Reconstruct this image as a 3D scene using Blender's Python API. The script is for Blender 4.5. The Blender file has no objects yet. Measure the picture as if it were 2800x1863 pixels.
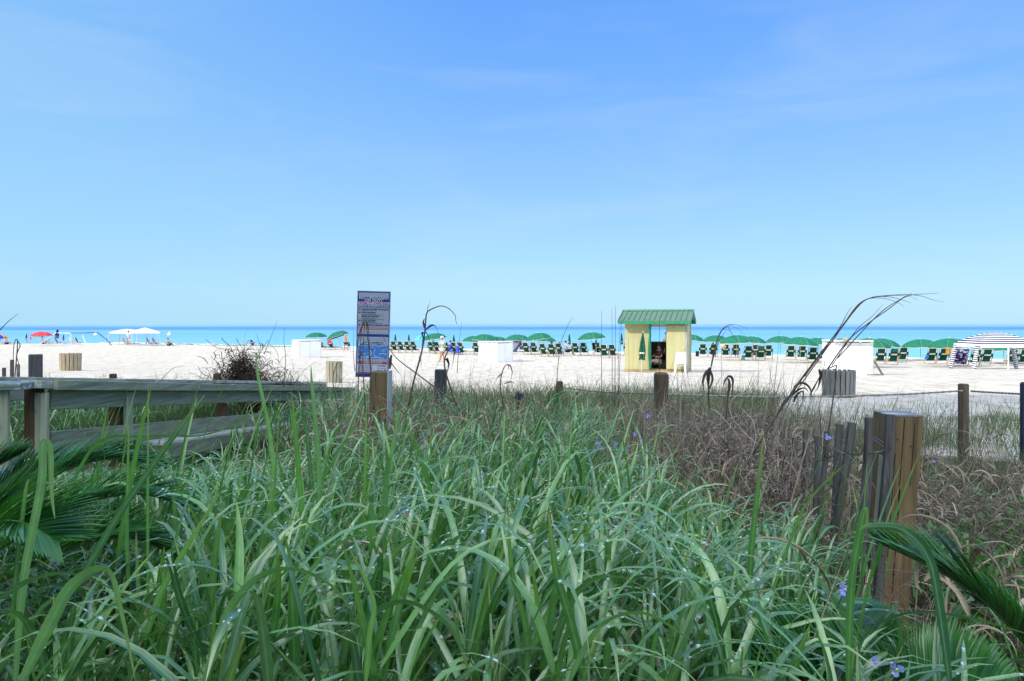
import bpy, bmesh, math, random
import numpy as np
from mathutils import Vector, Matrix
R = math.radians
random.seed(7); rng = np.random.default_rng(11)
sc = bpy.context.scene
# ---------------------------------------------------------------- camera, world, sun, exposure
F = 1867.0            # focal length in pixels of the 2800 px wide photograph
CX, HY = 1400.0, 885.0  # principal column, horizon row
CZ = 1.45             # camera height over the dune
cam_d = bpy.data.cameras.new('camera'); cam = bpy.data.objects.new('camera', cam_d)
sc.collection.objects.link(cam); sc.camera = cam
cam.location = (0, 0, CZ); cam.rotation_euler = (R(90), 0, 0)
cam_d.sensor_width = 36; cam_d.lens = 36 * F / 2800; cam_d.shift_y = -(931.5 - HY) / 2800
cam_d.clip_start = 0.05; cam_d.clip_end = 60000
SUNV = Vector((0.8, 0.35, -0.6)).normalized()
sun_d = bpy.data.lights.new('sun', 'SUN'); sun = bpy.data.objects.new('sun', sun_d)
sc.collection.objects.link(sun)
sun.rotation_euler = SUNV.to_track_quat('-Z', 'Y').to_euler()
sun_d.energy = 4.1; sun_d.angle = R(0.5); sun_d.color = (1.0, 0.93, 0.82)
w = bpy.data.worlds.new('World'); sc.world = w; w.use_nodes = True
nt = w.node_tree; nt.nodes.clear()
def wn(t, **k):
    n = nt.nodes.new(t)
    for a, b in k.items(): setattr(n, a, b)
    return n
def wmath(op, a, b=None, c=None, clamp=False):
    n = wn('ShaderNodeMath', operation=op, use_clamp=clamp)
    for i, v in enumerate((a, b, c)):
        if v is None: continue
        if isinstance(v, (int, float)): n.inputs[i].default_value = v
        else: nt.links.new(v, n.inputs[i])
    return n.outputs[0]
tc = wn('ShaderNodeTexCoord'); sep = wn('ShaderNodeSeparateXYZ')
nt.links.new(tc.outputs['Generated'], sep.inputs[0])
ramp = wn('ShaderNodeValToRGB'); cr = ramp.color_ramp
pts = [(0.0, (0.52, 0.86, 1.10)), (0.045, (0.52, 0.87, 1.12)), (0.11, (0.42, 0.78, 1.12)), (0.22, (0.30, 0.62, 1.10)),
       (0.33, (0.20, 0.50, 1.08)), (0.46, (0.135, 0.40, 1.08)), (0.75, (0.14, 0.35, 1.0)), (1.0, (0.14, 0.33, 0.95))]
while len(cr.elements) < len(pts): cr.elements.new(0.5)
for e, (p, c) in zip(cr.elements, pts): e.position = p; e.color = (*c, 1)
nt.links.new(sep.outputs['Z'], ramp.inputs[0])
# lighter, more cyan towards the sun's side (left)
lft = wmath('MULTIPLY', wmath('MULTIPLY_ADD', sep.outputs['X'], -1.0, -0.05, clamp=True), 0.85, clamp=True)
mixl = wn('ShaderNodeMixRGB', blend_type='MIX'); mixl.inputs[2].default_value = (0.36, 0.72, 1.0, 1)
nt.links.new(lft, mixl.inputs[0]); nt.links.new(ramp.outputs[0], mixl.inputs[1])
# faint streaks of high cloud
mp = wn('ShaderNodeMapping'); mp.inputs['Scale'].default_value = (1.6, 1.2, 7.0); mp.inputs['Rotation'].default_value = (0, R(18), R(20))
nt.links.new(tc.outputs['Generated'], mp.inputs[0])
nz = wn('ShaderNodeTexNoise'); nz.inputs['Scale'].default_value = 1.7; nz.inputs['Detail'].default_value = 7; nz.inputs['Roughness'].default_value = 0.55
nz.inputs['Distortion'].default_value = 0.6
nt.links.new(mp.outputs[0], nz.inputs['Vector'])
cl = wmath('MULTIPLY', wmath('MULTIPLY_ADD', nz.outputs[0], 4.5, -2.25, clamp=True), 0.18)
mixc = wn('ShaderNodeMixRGB'); mixc.inputs[2].default_value = (0.72, 0.86, 1.0, 1)
nt.links.new(cl, mixc.inputs[0]); nt.links.new(mixl.outputs[0], mixc.inputs[1])
# bright sky patch added overhead behind the camera, out of view, lighting the shaded foreground
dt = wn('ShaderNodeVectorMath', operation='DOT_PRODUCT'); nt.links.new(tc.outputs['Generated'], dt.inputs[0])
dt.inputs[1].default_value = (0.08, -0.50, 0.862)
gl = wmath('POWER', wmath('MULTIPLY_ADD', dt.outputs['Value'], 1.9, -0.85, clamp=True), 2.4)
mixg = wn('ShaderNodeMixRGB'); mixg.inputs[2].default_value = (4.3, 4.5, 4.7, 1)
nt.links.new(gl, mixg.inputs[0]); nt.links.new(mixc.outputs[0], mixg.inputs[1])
sky = wn('ShaderNodeTexSky', sky_type='NISHITA', sun_disc=False, sun_elevation=R(34.5), sun_rotation=R(246.4), air_density=1.0, dust_density=0.6, ozone_density=2.0)
bg1 = wn('ShaderNodeBackground'); bg1.inputs[1].default_value = 0.012; nt.links.new(sky.outputs[0], bg1.inputs[0])
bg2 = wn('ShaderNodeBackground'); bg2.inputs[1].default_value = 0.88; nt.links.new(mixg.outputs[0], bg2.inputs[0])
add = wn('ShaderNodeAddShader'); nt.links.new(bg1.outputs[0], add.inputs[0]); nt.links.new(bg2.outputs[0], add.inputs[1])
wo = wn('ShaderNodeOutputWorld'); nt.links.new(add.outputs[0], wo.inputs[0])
sc.view_settings.view_transform = 'Standard'; sc.view_settings.look = 'None'
sc.view_settings.exposure = 0.0; sc.view_settings.gamma = 1.0
sc.cycles.max_bounces = 6; sc.cycles.diffuse_bounces = 3; sc.cycles.glossy_bounces = 2
sc.cycles.transmission_bounces = 3; sc.cycles.transparent_max_bounces = 6
sc.cycles.sample_clamp_indirect = 6

# ---------------------------------------------------------------- terrain
TB = [(-200, 1.45), (6, 1.45), (10, 1.60), (16.3, 1.75), (25, 1.95), (32, 2.28), (40, 2.6), (400, 2.6)]
TL = [(-200, 1.45), (6, 1.45), (10, 1.60), (16.3, 1.72), (25, 1.85), (30, 2.07), (40, 2.45), (50, 2.6), (400, 2.6)]
SEAH = 3.3
def shore_s(x, y):
    s1 = (x + 44.8) * 0.4445 + (y - 88) * 0.896
    return np.maximum(s1, y - 88.0)
def depth_below_cam(x, y):
    x = np.asarray(x, float); y = np.asarray(y, float)
    a = np.interp(y, *zip(*TB)); b = np.interp(y, *zip(*TL))
    t = np.clip((-4 - x) / 5.0, 0, 1); h = a * (1 - t) + b * t
    s = shore_s(x, y); k = np.clip(s, 0, None)
    return h + np.minimum(0.11 * k * k / (k + 2.0), 3.2)
def bumps(x, y):
    x = np.asarray(x, float); y = np.asarray(y, float)
    b = 0.05 * np.sin(x * 0.9 + 1.3 * np.sin(y * 0.6)) * np.sin(y * 0.8 + 0.7 * np.sin(x * 0.5)) + 0.025 * np.sin(x * 2.3 + y * 1.7) * np.sin(y * 2.9 - x)
    return b * np.clip((y - 7) / 3, 0, 1) * np.clip((22 - y) / 6, 0.12, 1)
def gz(x, y): return CZ - depth_below_cam(x, y) + bumps(x, y)
def P(px, py, d): return Vector(((px - CX) / F * d, d, CZ - (py - HY) / F * d))
_D = np.exp(np.linspace(np.log(3.0), np.log(130.0), 1500))
def ground_at(px, py):
    xs = (px - CX) / F * _D
    rows = HY + F * depth_below_cam(xs, _D) / _D
    i = int(np.argmax(rows <= py)) or 1400
    d = float(_D[i]); x = (px - CX) / F * d
    return Vector((x, d, float(gz(x, d))))

# ---------------------------------------------------------------- materials
def nodes(m):
    m.use_nodes = True; t = m.node_tree
    return t, t.nodes['Principled BSDF']
def mth(t, op, a, b=None, c=None, clamp=False):
    n = t.nodes.new('ShaderNodeMath'); n.operation = op; n.use_clamp = clamp
    for i, v in enumerate((a, b, c)):
        if v is None: continue
        if isinstance(v, (int, float)): n.inputs[i].default_value = v
        else: t.links.new(v, n.inputs[i])
    return n.outputs[0]
def noise(t, scale, detail=4, rough=.55, stretch=None, coord='Object', dist=0):
    tcn = t.nodes.new('ShaderNodeTexCoord'); v = tcn.outputs[coord]
    if stretch:
        mpn = t.nodes.new('ShaderNodeMapping'); mpn.inputs['Scale'].default_value = stretch
        t.links.new(v, mpn.inputs[0]); v = mpn.outputs[0]
    n = t.nodes.new('ShaderNodeTexNoise'); n.inputs['Scale'].default_value = scale
    n.inputs['Detail'].default_value = detail; n.inputs['Roughness'].default_value = rough; n.inputs['Distortion'].default_value = dist
    t.links.new(v, n.inputs['Vector']); return n.outputs[0]
def mixc_(t, fac, a, b, blend='MIX'):
    n = t.nodes.new('ShaderNodeMixRGB'); n.blend_type = blend
    for i, v in ((0, fac), (1, a), (2, b)):
        if isinstance(v, (int, float)): n.inputs[i].default_value = v
        elif isinstance(v, tuple): n.inputs[i].default_value = (*v[:3], 1)
        else: t.links.new(v, n.inputs[i])
    return n.outputs[0]
def rampn(t, fac, stops, interp='LINEAR'):
    n = t.nodes.new('ShaderNodeValToRGB'); n.color_ramp.interpolation = interp; e = n.color_ramp.elements
    while len(e) < len(stops): e.new(0.5)
    for el, (p, c) in zip(e, stops): el.position = p; el.color = (*c[:3], 1)
    t.links.new(fac, n.inputs[0]); return n.outputs[0]
def bumpn(t, bs, h, strength=.3, dist=.01):
    n = t.nodes.new('ShaderNodeBump'); n.inputs['Strength'].default_value = strength; n.inputs['Distance'].default_value = dist
    t.links.new(h, n.inputs['Height']); t.links.new(n.outputs[0], bs.inputs['Normal'])
MATS = {}
def M(name, col, rough=.6, spec=.35, var=.18, scale=9, stretch=None, bump=.0, bdist=.004, metal=0, col2=None, thr=None):
    if name in MATS: return MATS[name]
    m = bpy.data.materials.new(name); t, bs = nodes(m)
    n = noise(t, scale, 5, .6, stretch)
    if col2 is None:
        a = tuple(c * (1 - var) for c in col); b = tuple(min(c * (1 + var), 1) for c in col)
        c = rampn(t, n, [(.3, a), (.7, b)])
    else:
        lo, hi = thr or (.42, .62); c = rampn(t, n, [(lo, col), (hi, col2)])
    t.links.new(c, bs.inputs['Base Color'])
    bs.inputs['Roughness'].default_value = rough; bs.inputs['Specular IOR Level'].default_value = spec; bs.inputs['Metallic'].default_value = metal
    if bump: bumpn(t, bs, n, bump, bdist)
    MATS[name] = m; return m
def wood(name, col, dark, axis=2, rough=.75, grain=55, chips=None, chipthr=(.60, .66), groove=0):
    """weathered timber: grain stretched along the board's axis, knots of dirt, optional worn patches"""
    if name in MATS: return MATS[name]
    m = bpy.data.materials.new(name); t, bs = nodes(m)
    st = [1, 1, 1]; st[axis] = .035
    g = noise(t, grain, 6, .65, tuple(st)); st2 = [1, 1, 1]; st2[axis] = .15
    d = noise(t, 9, 4, .6, tuple(st2), dist=.8)
    c = rampn(t, g, [(.28, dark), (.52, col), (.8, tuple(min(1, v * 1.35) for v in col))])
    dd = rampn(t, d, [(.25, (.62, .62, .6)), (.6, (1, 1, 1))])
    c = mixc_(t, 1.0, c, dd, 'MULTIPLY')
    if chips:
        k = noise(t, 16, 6, .7, tuple(st2), dist=1.2); k = rampn(t, k, [(chipthr[0], (0, 0, 0)), (chipthr[1], (1, 1, 1))])
        c = mixc_(t, k, c, chips)
    t.links.new(c, bs.inputs['Base Color']); bs.inputs['Roughness'].default_value = rough; bs.inputs['Specular IOR Level'].default_value = .3
    bumpn(t, bs, g, .6, .003)
    MATS[name] = m; return m
def leafmat(name, ca, cb, tip, rib=(.3, .45, .2), rough=.38, trans=.3, transcol=None, spec=.5, tipp=.8, coat=0, worn=None):
    if name in MATS: return MATS[name]
    m = bpy.data.materials.new(name); t, bs = nodes(m)
    at = t.nodes.new('ShaderNodeAttribute'); at.attribute_name = 'c'
    sp = t.nodes.new('ShaderNodeSeparateColor'); t.links.new(at.outputs['Color'], sp.inputs[0])
    c = mixc_(t, sp.outputs[0], ca, cb)
    c = mixc_(t, mth(t, 'MULTIPLY', mth(t, 'POWER', sp.outputs[1], 5.0), tipp), c, tip)
    c = mixc_(t, mth(t, 'MULTIPLY', mth(t, 'POWER', sp.outputs[2], 7.0), .55), c, rib)
    if worn:
        k = mth(t, 'GREATER_THAN', at.outputs['Alpha'], worn[0])
        c = mixc_(t, mth(t, 'MULTIPLY', k, .85), c, worn[1])
    nn = noise(t, 40, 3, .6); c = mixc_(t, 1.0, c, rampn(t, nn, [(.3, (.82, .82, .82)), (.7, (1.1, 1.1, 1.1))]), 'MULTIPLY')
    t.links.new(c, bs.inputs['Base Color'])
    bs.inputs['Roughness'].default_value = rough; bs.inputs['Specular IOR Level'].default_value = spec
    bs.inputs['Coat Weight'].default_value = coat; bs.inputs['Coat Roughness'].default_value = .22
    tr = t.nodes.new('ShaderNodeBsdfTranslucent')
    tcx = mixc_(t, 1.0, c, transcol or (1.5, 1.7, .6), 'MULTIPLY'); t.links.new(tcx, tr.inputs['Color'])
    mx = t.nodes.new('ShaderNodeMixShader'); mx.inputs[0].default_value = trans
    t.links.new(bs.outputs[0], mx.inputs[1]); t.links.new(tr.outputs[0], mx.inputs[2])
    t.links.new(mx.outputs[0], t.nodes['Material Output'].inputs['Surface'])
    MATS[name] = m; return m

# ---------------------------------------------------------------- object helpers
COL = sc.collection
def tag(o, label=None, cat=None, group=None, kind=None):
    if label: o['label'] = label
    if cat: o['category'] = cat
    if group: o['group'] = group
    if kind: o['kind'] = kind
    return o
def link(name, me, mat=None, parent=None, smooth=False):
    o = bpy.data.objects.new(name, me); COL.objects.link(o)
    if mat is not None:
        for m_ in (mat if isinstance(mat, (list, tuple)) else [mat]): me.materials.append(m_)
    if parent is not None: o.parent = parent
    if smooth: me.polygons.foreach_set('use_smooth', [True] * len(me.polygons))
    return o
def empty(name, loc, rz=0, rx=0, ry=0):
    o = bpy.data.objects.new(name, None); COL.objects.link(o); o.location = loc; o.rotation_euler = (rx, ry, rz)
    o.empty_display_size = .1; return o
def copy_tree(o, parent=None):
    c = o.copy(); COL.objects.link(c)
    if parent is not None: c.parent = parent
    for ch in list(o.children): copy_tree(ch, c)
    return c
class B:
    """collects shapes into one mesh"""
    def __init__(s): s.v = []; s.f = []; s.mi = []
    def add(s, vs, fs, mi=0):
        o = len(s.v); s.v += [tuple(v) for v in vs]; s.f += [tuple(i + o for i in f) for f in fs]; s.mi += [mi] * len(fs); return s
    def box(s, c, size, rot=None, mi=0, bev=0.0):
        hx, hy, hz = (a / 2 for a in size); c = Vector(c)
        if bev:
            b = min(bev, hx * .45, hy * .45, hz * .45); vs = []; idx = {}
            for sx in (-1, 1):
                for sy in (-1, 1):
                    for sz in (-1, 1):
                        for ax in range(3):
                            p = [sx * hx, sy * hy, sz * hz]
                            for k in range(3):
                                if k != ax: p[k] -= (sx, sy, sz)[k] * b
                            idx[(sx, sy, sz, ax)] = len(vs); vs.append(Vector(p))
            fs = []
            def q(ax, sg):
                o = [a for a in range(3) if a != ax]; r = []
                for (a, b2) in ((-1, -1), (1, -1), (1, 1), (-1, 1)):
                    k = [0, 0, 0]; k[ax] = sg; k[o[0]] = a; k[o[1]] = b2; r.append(idx[(*k, ax)])
                if (sg < 0) != (ax == 1): r.reverse()
                fs.append(r)
            for ax in range(3):
                for sg in (-1, 1): q(ax, sg)
            for ax in range(3):
                o = [a for a in range(3) if a != ax]
                for a in (-1, 1):
                    for b2 in (-1, 1):
                        r = []
                        for sg, which in ((-1, 0), (-1, 1), (1, 1), (1, 0)):
                            k = [0, 0, 0]; k[ax] = sg; k[o[0]] = a; k[o[1]] = b2; r.append(idx[(*k, o[which])])
                        fs.append(r)
            for sx in (-1, 1):
                for sy in (-1, 1):
                    for sz in (-1, 1): fs.append([idx[(sx, sy, sz, a)] for a in range(3)])
        else:
            vs = [Vector((x, y, z)) for x in (-hx, hx) for y in (-hy, hy) for z in (-hz, hz)]
            fs = [(0, 1, 3, 2), (4, 6, 7, 5), (0, 4, 5, 1), (2, 3, 7, 6), (0, 2, 6, 4), (1, 5, 7, 3)]
        if rot is not None: vs = [rot @ v for v in vs]
        return s.add([v + c for v in vs], fs, mi)
    def bar(s, a, b, w_, h_, up=(0, 0, 1), mi=0, bev=0.0):
        """box from a to b with width w_ (sideways) and height h_ (along up)"""
        a = Vector(a); b = Vector(b); d = b - a; L = d.length; y = d.normalized(); u = Vector(up)
        x = y.cross(u)
        if x.length < 1e-4: x = y.cross(Vector((1, 0, 0)))
        x.normalize(); z = x.cross(y)
        rot = Matrix((x, y, z)).transposed()
        return s.box((a + b) / 2, (w_, L, h_), rot, mi, bev)
    def tube(s, pts, r, n=6, mi=0, cap=True):
        pts = [Vector(p) for p in pts]; rs = r if isinstance(r, (list, tuple)) else [r] * len(pts)
        vs = []; prev = None
        for i, p in enumerate(pts):
            d = (pts[min(i + 1, len(pts) - 1)] - pts[max(i - 1, 0)]).normalized()
            if prev is None:
                u = d.cross(Vector((0, 0, 1)))
                if u.length < 1e-3: u = d.cross(Vector((1, 0, 0)))
            else: u = prev - d * prev.dot(d)
            u.normalize(); prev = u; v = d.cross(u)
            for k in range(n):
                a = 2 * math.pi * k / n; vs.append(p + (u * math.cos(a) + v * math.sin(a)) * rs[i])
        fs = [(i * n + k, i * n + (k + 1) % n, (i + 1) * n + (k + 1) % n, (i + 1) * n + k) for i in range(len(pts) - 1) for k in range(n)]
        if cap: fs += [tuple(range(n))[::-1], tuple((len(pts) - 1) * n + k for k in range(n))]
        return s.add(vs, fs, mi)
    def lathe(s, prof, n=16, c=(0, 0, 0), mi=0):
        c = Vector(c); vs = [c + Vector((r * math.cos(2 * math.pi * k / n), r * math.sin(2 * math.pi * k / n), z)) for r, z in prof for k in range(n)]
        fs = [(i * n + k, i * n + (k + 1) % n, (i + 1) * n + (k + 1) % n, (i + 1) * n + k) for i in range(len(prof) - 1) for k in range(n)]
        return s.add(vs, fs, mi)
    def ball(s, c, r, n=10, mi=0, sc_=(1, 1, 1)):
        m_ = max(4, n // 2)
        prof = [(max(1e-4, r * math.sin(math.pi * i / m_)) , -r * math.cos(math.pi * i / m_)) for i in range(m_ + 1)]
        vs = [Vector(c) + Vector((a * math.cos(2 * math.pi * k / n) * sc_[0], a * math.sin(2 * math.pi * k / n) * sc_[1], z * sc_[2])) for a, z in prof for k in range(n)]
        fs = [(i * n + k, i * n + (k + 1) % n, (i + 1) * n + (k + 1) % n, (i + 1) * n + k) for i in range(m_) for k in range(n)]
        return s.add(vs, fs, mi)
    def mesh(s, name='mesh'):
        me = bpy.data.meshes.new(name); me.from_pydata(s.v, [], s.f); me.polygons.foreach_set('material_index', s.mi); me.update()
        bm = bmesh.new(); bm.from_mesh(me); bmesh.ops.recalc_face_normals(bm, faces=bm.faces); bm.to_mesh(me); bm.free()
        return me
    def obj(s, name, mat, parent=None, smooth=False): return link(name, s.mesh(name), mat, parent, smooth)
def thing1(name, b, mat, label, cat, group=None, smooth=False):
    return tag(b.obj(name, mat, None, smooth), label, cat, group)
def mesh_np(name, V, Q, attr=None, smooth=True):
    me = bpy.data.meshes.new(name); V = np.ascontiguousarray(V, dtype=np.float32); Q = np.ascontiguousarray(Q, dtype=np.int32)
    me.vertices.add(len(V)); me.vertices.foreach_set('co', V.ravel())
    k = Q.shape[1]; me.loops.add(Q.size); me.loops.foreach_set('vertex_index', Q.ravel())
    me.polygons.add(len(Q)); me.polygons.foreach_set('loop_start', np.arange(0, Q.size, k, dtype=np.int32))
    me.polygons.foreach_set('loop_total', np.full(len(Q), k, dtype=np.int32))
    if smooth: me.polygons.foreach_set('use_smooth', np.ones(len(Q), dtype=bool))
    me.update(calc_edges=True)
    if attr is not None:
        a = me.attributes.new('c', 'FLOAT_COLOR', 'POINT'); a.data.foreach_set('color', np.ascontiguousarray(attr, dtype=np.float32).ravel())
    return me
class Mass:
    """many leaves gathered into one mesh"""
    def __init__(s): s.V = []; s.Q = []; s.A = []; s.n = 0
    def add(s, V, Q, A): s.V.append(V); s.Q.append(Q + s.n); s.A.append(A); s.n += len(V)
    def obj(s, name, mat, parent=None): return link(name, mesh_np(name, np.concatenate(s.V), np.concatenate(s.Q), np.concatenate(s.A)), mat, parent)
def nrm(a): return a / np.maximum(np.linalg.norm(a, axis=-1, keepdims=True), 1e-9)
def ribbon(paths, sides, wid, fold, rnd, rnd2, out=None):
    """paths (N,K,3), sides (N,K,3), wid (N,K) -> V-folded strips of 3 verts per ring (2 if fold is None)"""
    N, K, _ = paths.shape; T = nrm(np.gradient(paths, axis=1)); Nn = nrm(np.cross(sides, T))
    Nn = np.where(Nn[..., 2:3] < 0, -Nn, Nn)
    w2 = wid[..., None] / 2
    if fold is None: V = np.stack([paths - sides * w2, paths + sides * w2], 2); c = 2
    else: V = np.stack([paths - sides * w2 + Nn * w2 * fold, paths, paths + sides * w2 + Nn * w2 * fold], 2); c = 3
    idx = np.arange(N * K * c).reshape(N, K, c)
    Q = np.stack([idx[:, :-1, :-1], idx[:, :-1, 1:], idx[:, 1:, 1:], idx[:, 1:, :-1]], -1).reshape(-1, 4)
    A = np.zeros((N, K, c, 4)); A[..., 0] = rnd[:, None, None]; A[..., 1] = np.linspace(0, 1, K)[None, :, None]
    A[..., 2] = np.array([0, 1, 0] if c == 3 else [0, 0]); A[..., 3] = rnd2[:, None, None]
    return V.reshape(-1, 3), Q, A.reshape(-1, 4), Nn
def leaves(pos, az, th0, bend, L, W, K=9, power=1.6, fold=.3, roll=0.0, kink=0.0, azdrift=0.0, prof=None):
    N = len(pos); s = np.linspace(0, 1, K)
    sp = np.clip((s[None, :] - kink[:, None]) / (1 - kink[:, None]), 0, 1) if isinstance(kink, np.ndarray) else np.repeat(s[None, :], N, 0)
    th = th0[:, None] + bend[:, None] * sp ** power
    a = az[:, None] + np.asarray(azdrift).reshape(-1, 1) * s[None, :]
    D = np.stack([np.sin(th) * np.cos(a), np.sin(th) * np.sin(a), np.cos(th)], -1)
    step = D * (L[:, None, None] / (K - 1)); step = np.concatenate([np.zeros((N, 1, 3)), step[:, :-1]], 1)
    path = pos[:, None, :] + np.cumsum(step, 1)
    side = np.stack([-np.sin(a), np.cos(a), np.zeros_like(a)], -1)
    Nn = np.cross(side, D); r = np.asarray(roll).reshape(-1, 1, 1) * np.ones((N, 1, 1))
    side = side * np.cos(r) + Nn * np.sin(r)
    if prof is None: prof = np.minimum(1, .45 + s * 4) * (1 - s ** 2.6) ** .8 + .02
    wid = W[:, None] * prof[None, :]
    V, Q, A, Nn2 = ribbon(path, side, wid, fold, rng.random(N), rng.random(N))
    return V, Q, A, path, th, wid, Nn2

# ---------------------------------------------------------------- ground sheet
def build_ground():
    fr = np.linspace(-46, 46, 620); bk = np.linspace(46, 314, 60)[1:-1]
    az = np.radians(np.concatenate([fr, bk])); nA = len(az)
    rr = np.concatenate([[0.01], np.exp(np.linspace(np.log(0.5), np.log(170), 400))]); nR = len(rr)
    X = rr[:, None] * np.sin(az)[None]; Y = rr[:, None] * np.cos(az)[None]
    V = np.stack([X, Y, gz(X, Y)], -1).reshape(-1, 3)
    i = np.arange(nR - 1)[:, None] * nA; k = np.arange(nA)[None]; k2 = (k + 1) % nA
    Q = np.stack([i + k, i + k2, i + nA + k2, i + nA + k], -1).reshape(-1, 4)
    me = mesh_np('ground', V, Q[:, ::-1])
    m = bpy.data.materials.new('ground_sand'); t, bs = nodes(m)
    tcn = t.nodes.new('ShaderNodeTexCoord'); sp = t.nodes.new('ShaderNodeSeparateXYZ'); t.links.new(tcn.outputs['Object'], sp.inputs[0])
    n1 = noise(t, 2.6, 3, .5); n2 = noise(t, 11, 5, .6); n3 = noise(t, .55, 5, .6); n4 = noise(t, 90, 3, .7)
    sand = rampn(t, n1, [(.3, (.46, .39, .29)), (.45, (.575, .53, .455)), (.8, (.62, .575, .50))])
    n5 = noise(t, 1.7, 6, .72, (1.5, .34, 1)); tr = rampn(t, n5, [(.34, (.50, .45, .37)), (.44, (.82, .80, .75)), (.53, (1, 1, 1))]); sand = mixc_(t, .62, sand, mixc_(t, 1., sand, tr, 'MULTIPLY'))
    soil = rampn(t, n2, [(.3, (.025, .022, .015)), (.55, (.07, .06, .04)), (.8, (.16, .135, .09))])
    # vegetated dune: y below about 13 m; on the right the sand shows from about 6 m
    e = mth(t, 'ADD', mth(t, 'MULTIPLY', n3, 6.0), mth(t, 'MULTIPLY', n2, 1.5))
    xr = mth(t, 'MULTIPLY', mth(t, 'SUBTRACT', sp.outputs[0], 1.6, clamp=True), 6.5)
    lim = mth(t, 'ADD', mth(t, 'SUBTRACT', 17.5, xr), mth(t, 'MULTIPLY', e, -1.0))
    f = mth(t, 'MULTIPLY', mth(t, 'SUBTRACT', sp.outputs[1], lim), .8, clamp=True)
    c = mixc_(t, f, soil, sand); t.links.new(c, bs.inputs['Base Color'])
    bs.inputs['Roughness'].default_value = .95; bs.inputs['Specular IOR Level'].default_value = .1
    h = mth(t, 'ADD', mth(t, 'ADD', mth(t, 'MULTIPLY', n5, 1.2), mth(t, 'ADD', mth(t, 'MULTIPLY', n1, 1.6), mth(t, 'MULTIPLY', n2, .35)), mth(t, 'MULTIPLY', n4, .03)))
    bumpn(t, bs, h, .5, .16)
    tag(link('ground', me, m), kind='structure')
build_ground()

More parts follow.
